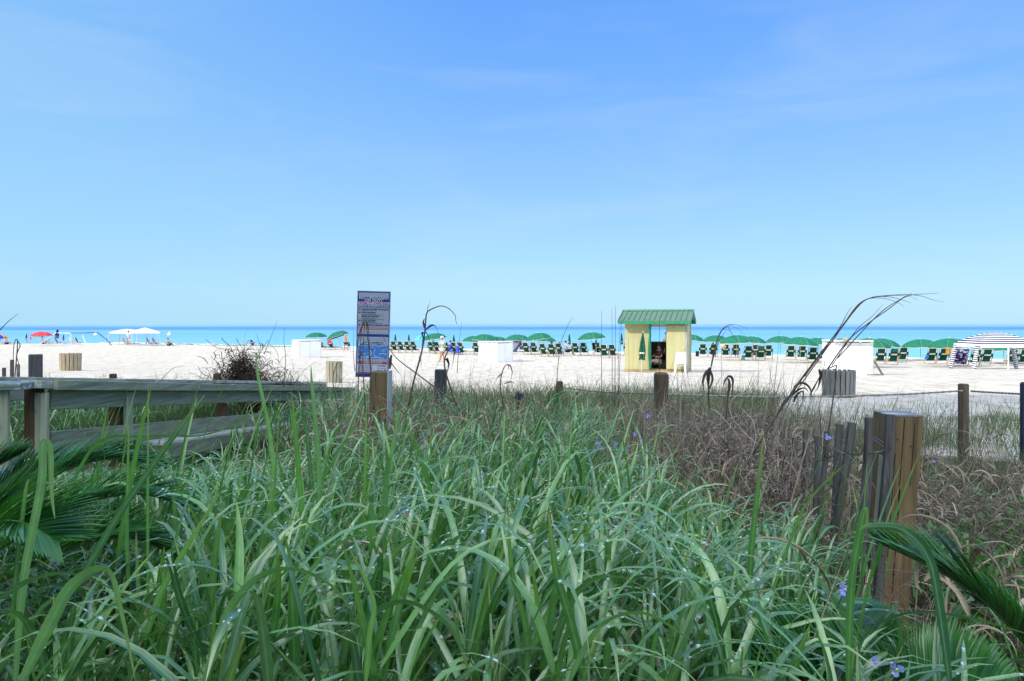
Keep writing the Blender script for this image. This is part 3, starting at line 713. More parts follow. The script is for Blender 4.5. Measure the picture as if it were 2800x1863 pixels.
for i, (x, hh, col) in enumerate(((.02, .2, (.7, .7, .72)), (.26, .26, (.65, .66, .7)), (.38, .12, (.7, .05, .03)))):
    b = B()
    if i < 2: b.lathe([(.001, 0), (.035, 0), (.035, hh * .62), (.014, hh * .78), (.014, hh), (.001, hh)], 10, (x, 1.30, .88))
    else: b.lathe([(.001, 0), (.06, 0), (.075, hh * .8), (.06, hh), (.001, hh)], 12, (x + .06, 1.30, .88))
    in_hut(b, ('bottle', 'bottle', 'jar')[i], M('item%d' % i, col, .3, .5), ('shorter white bottle on the hut counter', 'taller clear bottle on the middle of the hut counter', 'red pot on the right end of the hut counter')[i], ('bottle', 'bottle', 'jar')[i], True)
# stack of white plastic chairs against the hut's right front
def plastic_chair(i):
    root = empty('plastic_chair', HM @ Vector((1.20 + .01 * i, -.48 - .02 * i, -.02 + .085 * i)), HUTR + R(10)); wp = M('white_plastic', (.78, .78, .78), .35, .45)
    b = B(); b.box((0, 0, .42), (.44, .42, .03), bev=.01); b.obj('seat', wp, root)
    b = B()
    for x in (-.2, .2): b.bar((x, -.2, .42), (x, -.30, .84), .045, .03)
    for z, y in ((.55, -.235), (.66, -.262), (.77, -.288)): b.box((0, y, z), (.36, .02, .06), bev=.006)
    b.box((0, -.30, .85), (.44, .03, .06), bev=.01); b.obj('backrest', wp, root)
    for x in (-.2, .2):
        for y in (-.19, .19):
            b = B(); b.bar((x, y, .42), (x * 1.12, y * 1.15, 0), .05, .035); b.obj('leg', wp, root)
        b = B(); b.bar((x * 1.1, -.24, .63), (x * 1.1, .18, .62), .045, .025); b.bar((x * 1.1, .17, .62), (x * 1.1, .17, .42), .03, .03); b.obj('armrest', wp, root)
    tag(root, ('bottom white plastic chair of the stack by the hut door', 'middle white plastic chair of the stack by the hut door', 'topmost white plastic chair of the stack by the hut door')[i], 'chair', 'stacked white plastic chairs')
for i in range(3): plastic_chair(i)
lean = make_closed('folded_umbrella', M('umbrella_faded', (.022, .115, .075), .85, .1, .35, 9), rad=.17, L=1.25, n=7)
lean.location = HM @ Vector((-.55, -.62, -.05)); lean.rotation_euler = (R(-9), R(4), 0); lean.scale = (1, 1, 1.03)
tag(lean, 'folded green umbrella leaning on the front of the yellow hut', 'umbrella')

# ---------------------------------------------------------------- white storage boxes
def storage_box(px, bot, wl, wr, h, yaw, label, things=0, prop=False):
    """px = column of the near corner, wl/wr = face widths, yaw = direction of left face normal"""
    g = ground_at(px, bot); root = empty('storage_box', g, yaw); wm = M('box_white', (.83, .83, .83), .55, .25, .03, 2)
    b = B(); b.box((-wl / 2, wr / 2, h / 2 - .1), (wl, wr, h + .1), bev=.012); b.obj('body', wm, root)
    b = B(); b.box((-wl / 2, wr / 2, h + .03), (wl + .05, wr + .05, .045), bev=.01); b.obj('lid', wm, root)
    b = B()
    for x in (-wl * .25, -wl * .75): b.box((x, -.012, h - .05), (.07, .02, .12), bev=.004)
    b.obj('hinge', M('galv', (.6, .6, .6), .4, .5, .1, 5), root)
    tm = M('box_trim', (.70, .70, .69), .6, .25, .08, 5)
    for x in (-wl + .04, -wl / 2, -.04): b = B(); b.box((x, -.008, h / 2), (.07, .014, h - .04), bev=.003); b.obj('trim_board', tm, root)
    for y in (.04, wr / 2, wr - .04): b = B(); b.box((.008, y, h / 2), (.014, .07, h - .04), bev=.003); b.obj('trim_board', tm, root)
    if prop:
        b = B(); b.bar((.04, -.1, h * .42), (.33, -.25, .0), .09, .05); b.bar((-.25, -.25, .02), (.36, -.25, .02), .08, .05); b.obj('prop_leg', wood('prop_wood', (.14, .12, .10), (.05, .045, .04)), root)
        b = B(); b.bar((-1.5, -.2, h + .07), (.0, -.2, h + .07), .12, .03); b.bar((-1.1, -.1, h + .09), (-.9, -.1, h + .09), .05, .1); b.obj('top_plank', wood('plank_tan', (.5, .4, .28), (.3, .22, .14), 0), root)
    tag(root, label, 'storage box', 'white storage boxes on the sand'); return root
storage_box(817, 980, 1.40, 1.75, 1.30, R(-52), 'far left white storage box in front of two green umbrellas')
storage_box(1360, 992, 1.75, 1.55, 1.33, R(-42), 'tall white storage box in the middle of the beach under a green umbrella')
bx = storage_box(2387, 1026, 1.80, 1.1, 1.32, R(-22), 'right white storage box with a slanted prop leg, behind the grey bin', prop=True)

# ---------------------------------------------------------------- slatted bins
def slat_bin(px, bot, dia, h, label, col, dark, nm, n=18):
    g = ground_at(px, bot); root = empty('trash_bin', g, rng.uniform(0, .3)); r = dia / 2; wm = wood(nm, col, dark)
    b = B(); b.lathe([(.001, .05), (r * .86, .05), (r * .88, h - .06), (r * .84, h - .06), (r * .84, .1)], 24); b.obj('liner', M('bin_liner', (.03, .03, .03), .7), root, True)
    for k in range(n):
        a = 2 * math.pi * k / n; sw = 2 * math.pi * r / n * .84; b = B()
        c, s = math.cos(a), math.sin(a)
        b.bar((r * c * .96, r * s * .96, -.12), (r * c * 1.02, r * s * 1.02, h + rng.uniform(-.008, .008)), .022, sw, up=(-s, c, 0), bev=.004); b.obj('slat', wm, root)
    b = B(); b.lathe([(r * .90, h * .82), (r * .955, h * .82), (r * .955, h * .87), (r * .90, h * .87)], 24); b.lathe([(r * .90, h * .12), (r * .955, h * .12), (r * .955, h * .17), (r * .90, h * .17)], 24); b.obj('hoop', M('hoop_metal', (.1, .1, .1), .4, .5), root)
    tag(root, label, 'trash bin', 'slatted wooden bins on the sand')
slat_bin(193, 1014, .80, .76, 'tan slatted bin standing on sunlit sand beyond the boardwalk', (.42, .35, .23), (.26, .2, .12), 'slat_tan', 16)
slat_bin(914, 1046, .47, .66, 'tan slatted bin half hidden by grass left of the lifeguard sign', (.42, .38, .28), (.25, .22, .15), 'slat_tan2', 14)
slat_bin(2293, 1086, .71, .62, 'weathered grey slatted bin in the shade below the right white box', (.23, .225, .21), (.10, .10, .095), 'slat_grey', 20)

# ---------------------------------------------------------------- striped and white canopies
stw = M('stripe_white', (.80, .80, .80), .8, .15, .05, 3); stb = M('stripe_black', (.03, .03, .07), .8, .15)
def cabana(name, x, y, w_, dpt, hs, hp, yaw, mats, nring=22, sleeves=True, legs=True, stripes=True, pw=1.7):
    g = Vector((x, y, float(gz(x, y)))); root = empty(name, g, yaw); b = B(); vs = []; m_ = 32
    for i in range(nring + 1):
        s = (i + (.3 if i % 2 == 0 and 0 < i < nring else 0)) / nring; z = hp - (hp - hs) * (s ** pw); 
        for k in range(m_):
            q = k / m_ * 4; side = int(q); f = q - side; c = [(-1, -1), (1, -1), (1, 1), (-1, 1)]; p, n_ = c[side], c[(side + 1) % 4]
            ux = p[0] + (n_[0] - p[0]) * f; uy = p[1] + (n_[1] - p[1]) * f; sg = .06 * math.sin(math.pi * f) * s
            vs.append((ux * w_ / 2 * s * (1 - sg), uy * dpt / 2 * s * (1 - sg), z - .05 * math.sin(math.pi * f) * s * (1 - s)))
    fs = []
    for i in range(nring):
        for k in range(m_): b.f.append((i * m_ + k, i * m_ + (k + 1) % m_, (i + 1) * m_ + (k + 1) % m_, (i + 1) * m_ + k)); b.mi.append(1 if (stripes and i % 2 == 1) else 0)
    o = len(vs)
    for k in range(m_):
        p = vs[nring * m_ + k]; vs.append((p[0], p[1], p[2] - .2))
    for k in range(m_): b.f.append((nring * m_ + k, nring * m_ + (k + 1) % m_, o + (k + 1) % m_, o + k)); b.mi.append(0)
    b.v = [tuple(v) for v in vs]
    b.obj('canopy', mats, root)
    for sx in (-1, 1):
        for sy in (-1, 1):
            a = Vector((sx * w_ / 2 * .97, sy * dpt / 2 * .97, hs - .05)); e = Vector((sx * w_ / 2 * (1.12 if sleeves == 2 else 1.0), sy * dpt / 2 * 1.02, -.05)); b = B(); n_ = 24
            if sleeves:
                for i in range(n_):
                    p, q = a.lerp(e, i / n_), a.lerp(e, (i + 1) / n_); r0 = .105 if w_ > 2.4 and sleeves == 2 else .07
                    b.tube([p, q], [r0 * (1 + .12 * math.sin(i)), r0 * (1 + .12 * math.sin(i + 1))], 8, i % 2, cap=False)
                b.obj('leg_sleeve', mats, root)
            else: b.tube([a, e], .022, 6); b.obj('leg', white, root)
    return root
d = 37.6; tx = (2722 - CX) / F * d
cb = cabana('striped_cabana', tx, d, 3.1, 2.2, 1.40, 2.02, R(-6), [stw, stb], 16, 2)
tag(cb, 'black and white striped cabana with striped sleeve legs at the far right', 'canopy')
b = B(); b.tube([(.0, -1.15, -.1), (-.0, -1.15, 1.40)], .035, 8); b.obj('pole', white, cb)
def at_d(px, d): return (px - CX) / F * d
cl = cabana('striped_canopy', at_d(350, 85), 85, 3.4, 2.4, 1.55, 1.95, R(4), [stw, M('stripe_grey', (.25, .25, .3), .8)], 14, 1)
tag(cl, 'grey and white striped beach canopy left of the white pointed one', 'canopy')
cw = cabana('pop_up_canopy', at_d(396, 80), 80, 2.9, 2.9, 1.62, 2.12, R(33), [stw], 10, False, stripes=False, pw=1.05)
tag(cw, 'white pop-up canopy with pointed top at the far left waterline', 'canopy')
# bare frame of a canopy (left)
def bare_frame():
    d = 80; z0 = CZ - 2.6; root = empty('canopy_frame', (at_d(200, d), d, z0)); tag(root, 'bare white canopy frame with no cloth, left of the striped canopy', 'canopy frame')
    f = lambda px, py: Vector((at_d(px, d) - at_d(200, d), rng.uniform(-.2, .2), CZ - (py - HY) / F * d - z0))
    for a, c, mt in (((156, 910), (105, 943), white), ((156, 911), (194, 912), white), ((194, 912), (193, 944), white), ((194, 911), (229, 911), navy), ((229, 911), (264, 909), navy), ((222, 912), (234, 941), white), ((264, 909), (287, 926), navy), ((287, 926), (307, 944), navy)):
        b = B(); b.tube([f(*a), f(*c)], .045, 6); b.obj('pole', mt, root)
bare_frame()

# other umbrellas
def coloured(name, mats, px, wpx, top, tilt, label, diam=2.0, yaw=None):
    u = make_umbrella(name, mats=mats, rad=1.15); put_umbrella(px, wpx, top, tilt, label, group=None, proto=u, diam=diam, yaw=yaw); del_group(u); return u
def del_group(o):
    if 'group' in o: del o['group']
redm = M('umb_red', (.70, .05, .07), .8, .15); bluem = M('umb_blue', (.02, .05, .45), .8); orm = M('umb_orange', (.85, .35, .02), .8); skym = M('umb_sky', (.10, .55, .80), .8); skyb = M('umb_sky2', (.02, .30, .75), .8)
def put_umbrella2(*a, **k): pass
for nm, mats, px, wpx, top, tilt, lb, dm, yw in (
    ('beach_umbrella', [redm], 112, 56, 905, -4, 'red umbrella with wide sagging left edge, far left of the beach', 2.36, 0.2),
    ('beach_umbrella', [bluem, orm], -6, 50, 911, 5, 'blue and orange panelled umbrella cut off at the left edge', 2.3, .5),
    ('beach_umbrella', [skym, skyb], 1158, 54, 913, -7, 'light blue umbrella behind the lone open green one', 2.5, .3)):
    u = make_umbrella(nm, mats=mats); put_umbrella(px, wpx, top, tilt, lb, group='coloured private umbrellas', proto=u, diam=dm, yaw=yw)
for px, top, bot, mt, lb, tl, sc_ in ((71, 912, 941, navy, 'small navy folded umbrella left of the red one', 3, 1), (84, 912, 941, bluem, 'thin blue folded umbrella touching the red one', 0, 1),
    (153, 899, 942, navy, 'tall navy umbrella half folded beside the bare canopy frame', 6, 1), (173, 914, 942, bluem, 'blue and white folded umbrella under the bare frame', 2, 1)):
    u = make_closed('folded_umbrella', mt, rad=.24 if px == 153 else (.09 if px == 84 else .16), L=1.15); put_closed(px, top, bot, lb, tl, proto=u, group='folded blue umbrellas at far left')
# far-left loungers
bl = M('lounger_blue', (.03, .06, .20), .8); tq = M('lounger_teal', (.03, .40, .38), .8); wl_ = M('lounger_white', (.55, .56, .58), .8); gw = M('lounger_grey', (.25, .27, .3), .8)
for px, bot, mt, lb, yw in ((5, 942, wl_, 'white lounger at the left edge below the blue and orange umbrella', -70), (76, 941, tq, 'turquoise and white chair by a small navy folded umbrella', -40), (122, 942, gw, 'grey chair beneath the red umbrella', -60), (139, 942, bl, 'dark chair just right of the red umbrella', -60),
    (158, 942, bl, 'navy chair below the tall navy umbrella', -30), (176, 942, wl_, 'white chair below the striped blue folded umbrella', -60), (197, 943, wl_, 'pale chair leaning on the bare canopy frame', -30), (214, 943, blackm, 'black reclining lounger under the bare canopy frame', -80),
    (343, 944, gw, 'grey lounger beneath the striped canopy', -80), (358, 944, wl_, 'pale chair with a towel beneath the two left canopies', -40), (409, 944, bl, 'blue and white lounger under the white pop-up canopy', -80), (424, 944, gw, 'grey chair at the right end of the white pop-up canopy', -100),
    (584, 949, wl_, 'small white chair alone on the sand near the waterline', -70), (672, 951, M('lounger_pink', (.6, .3, .3), .8), 'pink striped chair behind the dark dry bush', -70), (692, 951, bl, 'blue chair peeping over the dark dry bush', -20),
    (1428, 963, bl, 'navy chair with a blue bag behind the middle white box', -24)):
    u = make_chair('beach_chair', mt, alum); put_chair(px, bot, lb, yaw=R(yw), group='private beach chairs', proto=u, s=.86)
b = B(); g = ground_at(968, 962); b.box((0, 0, .17), (.5, .32, .34), bev=.03); b.box((0, 0, .37), (.53, .35, .07), bev=.02)
o = thing1('cooler', b, M('cooler_white', (.6, .64, .7), .5), 'pale cooler box beside the standing man', 'cooler'); o.location = g
for px, py, lb in ((262, 917, 'white buoy on the water above the bare canopy frame'), (463, 917, 'white buoy on the water right of the white canopy')):
    d = F * SEAH / (py - HY); b = B(); b.ball((0, 0, .1), .55, 10); b.lathe([(.3, .5), (.1, .9), (.001, 1.1)], 8)
    o = thing1('buoy', b, M('buoy', (.8, .7, .66), .5), lb, 'buoy', 'buoys on the water', True); o.location = (at_d(px, d), d, CZ - SEAH)
# grey tent-like shade behind the middle box
b = B(); d = 62; x = at_d(1415, d); b.add([(-.5, 0, 0), (-.4, .1, 1.25), (.55, 0, 1.3), (.2, .5, 0.9), (-.1, .7, 0), (-.5, .9, 0)], [(0, 1, 2), (0, 2, 3), (0, 3, 4), (4, 3, 2), (4, 2, 5), (5, 2, 1), (5, 1, 0)])
o = thing1('shade_tent', b, M('tent_grey', (.25, .25, .34), .8), 'small grey pop-up shade tent right of the middle white box', 'tent'); o.location = (x, d, float(gz(x, d)))

# ---------------------------------------------------------------- people
skinm = M('skin', (.50, .27, .18), .55, .3, .08, 8); tan = M('skin_tan', (.58, .26, .13), .55, .3, .08, 8); palesk = M('skin_pale', (.62, .38, .30), .55)
def skin_mesh(joints, edges, name, root='pelvis', sub=1):
    names = list(joints); me = bpy.data.meshes.new(name + '_raw'); me.from_pydata([joints[n][0] for n in names], [(names.index(a), names.index(b)) for a, b in edges], [])
    o = bpy.data.objects.new('tmp', me); COL.objects.link(o); mo = o.modifiers.new('s', 'SKIN'); mo.use_smooth_shade = True
    for i, n in enumerate(names):
        r = joints[n][1]; me.skin_vertices[0].data[i].radius = r if isinstance(r, tuple) else (r, r); me.skin_vertices[0].data[i].use_root = (n == root)
    s = o.modifiers.new('u', 'SUBSURF'); s.levels = sub; s.render_levels = sub
    dg = bpy.context.evaluated_depsgraph_get(); out = bpy.data.meshes.new_from_object(o.evaluated_get(dg)); bpy.data.objects.remove(o); out.name = name
    return out
def person(loc, yaw, h, pose, label, skin=skinm, top=None, bottom=None, hat=None, hair=(.05, .03, .02), hatbrim=.0, group=None, skirt=False):
    """pose: dict overriding joint places, in units of the standing height; faces +Y"""
    J = {'pelvis': ((0, 0, .52), (.085, .060)), 'waist': ((0, 0, .61), (.072, .052)), 'chest': ((0, 0, .71), (.088, .060)), 'upchest': ((0, -.004, .79), (.080, .048)), 'neck': ((0, 0, .845), .030), 'skull': ((0, .006, .895), (.040, .047)), 'crown': ((0, .0, .955), (.040, .046)), 'nose': ((0, .055, .912), .008),
         'shL': ((-.095, 0, .80), .034), 'elL': ((-.13, -.01, .635), .024), 'wrL': ((-.135, .03, .50), .016), 'haL': ((-.135, .04, .455), (.018, .009)),
         'shR': ((.095, 0, .80), .034), 'elR': ((.13, -.01, .635), .024), 'wrR': ((.135, .03, .50), .016), 'haR': ((.135, .04, .455), (.018, .009)),
         'hiL': ((-.052, 0, .485), .056), 'knL': ((-.06, .01, .28), .036), 'anL': ((-.06, -.01, .045), .021), 'toL': ((-.065, .085, .012), (.022, .012)),
         'hiR': ((.052, 0, .485), .056), 'knR': ((.06, .01, .28), .036), 'anR': ((.06, -.01, .045), .021), 'toR': ((.065, .085, .012), (.022, .012))}
    for k, v in pose.items(): J[k] = (v, J[k][1])
    E = [('pelvis', 'waist'), ('waist', 'chest'), ('chest', 'upchest'), ('upchest', 'neck'), ('neck', 'skull'), ('skull', 'crown'), ('skull', 'nose')]
    for s in 'LR':
        E += [('upchest', 'sh' + s), ('sh' + s, 'el' + s), ('el' + s, 'wr' + s), ('wr' + s, 'ha' + s), ('pelvis', 'hi' + s), ('hi' + s, 'kn' + s), ('kn' + s, 'an' + s), ('an' + s, 'to' + s)]
        # five fingers
        w_, a = Vector(J['wr' + s][0]), Vector(J['ha' + s][0]); dr = (a - w_).normalized(); sd = dr.cross(Vector((1, 0, 0))); sd = sd.normalized() if sd.length > .1 else Vector((0, 1, 0))
        for i, (off, ln) in enumerate(((-.012, .036), (-.004, .042), (.004, .040), (.012, .032))):
            n = 'f%s%d' % (s, i); J[n] = (tuple(a + sd * off + dr * ln * .5), .0052); J[n + 't'] = (tuple(a + sd * off * 1.15 + dr * ln + Vector((0, .006, 0))), .0040); E += [('ha' + s, n), (n, n + 't')]
        n = 'th' + s; J[n] = (tuple(w_.lerp(a, .5) - sd * .02), .006); J[n + 't'] = (tuple(w_.lerp(a, 1.0) - sd * .028), .0045); E += [('wr' + s, n), (n, n + 't')]
    SC = lambda JJ: {k: (tuple(c * h for c in v[0]), tuple(c * h for c in v[1]) if isinstance(v[1], tuple) else v[1] * h) for k, v in JJ.items()}
    me = skin_mesh(SC(J), E, 'person'); o = bpy.data.objects.new('person', me); COL.objects.link(o); me.materials.append(skin)
    o.location = loc; o.rotation_euler = (0, 0, yaw)
    def shell(name, keys, edges, grow, mat, root):
        K = {}
        for k in keys:
            if isinstance(k, tuple): a_, b_, f = k; p = Vector(J[a_][0]).lerp(Vector(J[b_][0]), f); r = J[a_][1]; r = r if isinstance(r, tuple) else (r, r); kk = a_ + b_; K[kk] = (tuple(p), tuple(c * .88 + grow for c in r))
            else: r = J[k][1]; r = r if isinstance(r, tuple) else (r, r); K[k] = (J[k][0], tuple(c + grow for c in r))
        m2 = skin_mesh(SC(K), edges, name, root); return link(name, m2, mat, o)
    if top is not None:
        shell('shirt', ['pelvis', 'waist', 'chest', 'upchest', 'shL', 'shR', ('shL', 'elL', .75), ('shR', 'elR', .75)], [('pelvis', 'waist'), ('waist', 'chest'), ('chest', 'upchest'), ('upchest', 'shL'), ('upchest', 'shR'), ('shL', 'shLelL'), ('shR', 'shRelR')], .012, top, 'chest')
    if bottom is not None:
        shell('shorts' if not skirt else 'skirt', ['pelvis', 'hiL', 'hiR', ('hiL', 'knL', .6 if not skirt else 1.0), ('hiR', 'knR', .6 if not skirt else 1.0)], [('pelvis', 'hiL'), ('pelvis', 'hiR'), ('hiL', 'hiLknL'), ('hiR', 'hiRknR')], .016, bottom, 'pelvis')
    hc = (Vector(J['skull'][0]) + Vector(J['crown'][0])) / 2 * h; b = B()
    hm = M('hair_%d' % int(hair[0] * 1000), hair, .7)
    b.ball(hc + Vector((0, -.012 * h, .012 * h)), .053 * h, 12, 0, (.95, 1.05, 1.05)); b.obj('hair', hm, o, True)
    if hat is not None:
        b = B(); c = hc + Vector((0, 0, .030 * h)); br = hatbrim
        if br > 0: b.lathe([(.001, .045 * h), (.045 * h, .04 * h), (.058 * h, .012 * h), (.062 * h, 0), ((.062 + br) * h, -.014 * h), ((.062 + br) * h, -.018 * h), (.058 * h, -.006 * h)], 16, c)
        else:
            b.lathe([(.001, .038 * h), (.04 * h, .032 * h), (.058 * h, .008 * h), (.060 * h, -.006 * h)], 14, c); b.box(c + Vector((0, .075 * h, -.004 * h)), (.075 * h, .06 * h, .006 * h), bev=.002)
        b.obj('hat', hat, o, True)
    tag(o, label, 'person', group); return o
capw = M('cap_white', (.75, .75, .74), .7); capb = M('cap_black', (.02, .02, .02), .8)
g = ground_at(946, 961)
man = person(g, R(150), 1.62, {'knL': (-.10, .02, .28), 'anL': (-.14, 0, .045), 'toL': (-.15, .085, .012), 'knR': (.10, .02, .28), 'anR': (.14, 0, .045), 'toR': (.15, .085, .012), 'chest': (0, .02, .71), 'upchest': (0, .035, .785), 'neck': (-.02, .06, .835), 'skull': (-.035, .075, .88), 'crown': (-.04, .07, .94), 'nose': (-.035, .13, .895), 'shL': (-.1, .03, .79), 'shR': (.1, .03, .79),
   'elR': (.16, .02, .65), 'wrR': (.10, .07, .56), 'haR': (.07, .09, .54), 'elL': (-.15, .04, .66), 'wrL': (-.17, .10, .56), 'haL': (-.18, .115, .53)},
   'person in black shorts and white cap holding a black bag by the tilted umbrella', tan, None, blackm, capw)
b = B(); b.tube([(0, 0, 0), (.02, 0, -.1), (.0, 0, -.22), (0, 0, -.42)], [.02, .05, .10, .09], 8); o = thing1('hand_bag', b, blackm, 'black bag hanging from the hand of the person in a white cap', 'bag', None, True)
o.location = Vector((g.x + .30, g.y - .10, g.z + .88))
g = ground_at(1209, 990)
wm = person(g, R(160), 1.76, {'knL': (-.05, -.02, .28), 'anL': (-.03, -.09, .06), 'toL': (-.03, -.02, .012), 'knR': (.05, .05, .28), 'anR': (.03, .09, .045), 'toR': (.035, .17, .012), 'elL': (-.13, .0, .65), 'wrL': (-.10, .11, .62), 'haL': (-.08, .15, .63), 'elR': (.125, -.05, .65), 'wrR': (.13, .0, .53), 'haR': (.13, .02, .49)},
   'walking person in turquoise top, white shorts and white hat seen through dry reeds', tan, M('turq_top', (.10, .55, .55), .8, .1, .3, 9, None, 0, 0, 0, (.7, .78, .75), (.5, .56)), M('white_shorts', (.72, .70, .66), .8), M('hat_pale', (.70, .64, .56), .8), hatbrim=.03)
SIT = {'pelvis': (0, 0, .24), 'waist': (0, -.03, .32), 'chest': (0, -.06, .42), 'upchest': (0, -.08, .50), 'neck': (0, -.08, .56), 'skull': (0, -.07, .61), 'crown': (0, -.075, .67), 'nose': (0, -.02, .625),
       'shL': (-.095, -.08, .505), 'shR': (.095, -.08, .505), 'elL': (-.15, -.03, .36), 'elR': (.15, -.03, .36), 'wrL': (-.13, .09, .35), 'wrR': (.13, .09, .35), 'haL': (-.12, .13, .35), 'haR': (.12, .13, .35),
       'hiL': (-.052, .02, .22), 'hiR': (.052, .02, .22), 'knL': (-.06, .26, .25), 'knR': (.06, .26, .25), 'anL': (-.06, .33, .04), 'anR': (.06, .33, .04), 'toL': (-.065, .42, .012), 'toR': (.065, .42, .012)}
def sit(px, bot, label, dz=0, yaw=None, h=1.7, **k):
    g = ground_at(px, bot); g.z += dz; return person(g, SEAYAW if yaw is None else yaw, h, SIT, label, **k)
LOW = dict(SIT); 
for k_ in LOW: LOW[k_] = (LOW[k_][0], LOW[k_][1], LOW[k_][2] - (.16 if not k_.startswith(('an', 'to', 'kn')) else 0))
LOW['knL'] = (-.06, .20, .22); LOW['knR'] = (.06, .20, .22); LOW['anL'] = (-.06, .30, .03); LOW['anR'] = (.06, .30, .03); LOW['toL'] = (-.06, .39, .012); LOW['toR'] = (.06, .39, .012)
def sitlow(px, bot, label, yaw, h=1.7, **k): return person(ground_at(px, bot), yaw, h, LOW, label, **k)
sit(1510, 977, 'person in black cap seated in a green chair facing the sea', -.0, top=blackm, bottom=blackm, hat=capb)
sit(1531, 974, 'dark haired person seated in a green chair beside the one in a cap', -.08, top=None, bottom=navy)
sit(1551, 974, 'seated person in patterned top and long black skirt beside a folded umbrella', 0.05, yaw=R(-70), top=M('pattern_top', (.5, .45, .42), .8, .1, .5, 20), bottom=blackm, skirt=True)
sit(1234, 970, 'pink shouldered person in blue sitting left of a folded umbrella', .0, top=M('royal', (.02, .12, .6), .8), bottom=M('royal', (.02, .12, .6)), skin=palesk)
sit(1254, 971, 'person in blue top sitting right of a folded umbrella', -.1, top=M('royal', (.02, .12, .6), .8), bottom=M('royal', (.02, .12, .6)), skin=palesk)
sit(1950, 977, 'dark haired person in the second chair right of the hut', -.05, top=None, bottom=navy)
sit(2012, 979, 'person in pink leaning in a chair behind the long dry reed', .02, top=M('pink_top', (.7, .4, .35), .8), bottom=navy, skin=palesk)
g = ground_at(2293, 990); person(g, R(120), 1.6, {'elR': (.15, .03, .68), 'wrR': (.10, .13, .72), 'haR': (.07, .16, .74)}, 'pink shouldered person in white standing beside the right white box', palesk, M('white_top', (.68, .68, .72), .8), navy)
sitlow(18, 942, 'person in pale top sitting on the sand at the left edge', R(-90), top=M('pale_top', (.5, .48, .5), .8), bottom=navy)
sitlow(462, 946, 'dark person sitting on the sand right of the white canopy', R(-20), top=M('tan_top', (.35, .28, .2), .8), bottom=blackm)
sitlow(120, 941, 'person sitting beneath the red umbrella', R(-70), h=1.9, top=M('pale_top', (.5, .48, .5), .8), bottom=navy)
person(ground_at(351, 944), R(180), 1.75, {}, 'person standing behind a leg of the striped canopy', palesk, M('white_top', (.68, .68, .72), .8), M('tan_top', (.35, .28, .2)))
# people at the hut
p_ = HM @ Vector((.20, 2.9, 0)); person(Vector((p_.x, p_.y, float(gz(p_.x, p_.y)))), R(20), 2.0, {}, 'person in a blue brimmed hat seen through the hut doorway', palesk, white, navy, M('bucket_blue', (.06, .10, .25), .8), hatbrim=.028)
o = person(HM @ Vector((-.02, .75, .12)), R(120), 1.75, SIT, 'person in pale shorts sitting just inside the hut doorway', palesk, M('brown_top', (.12, .05, .04), .8), M('khaki', (.55, .52, .42), .8))
b = B(); b.box((-.05, .75, .42), (.4, .4, .04), bev=.01)
for x in (-.2, .1):
    for y in (.6, .9): b.bar((x, y, .12), (x, y, .42), .03, .03)
b.box((.12, .76, .70), (.03, .36, .36), bev=.01); in_hut(b, 'stool', M('dark_stool', (.03, .03, .03), .6), 'dark chair just inside the hut doorway under the seated person', 'chair')

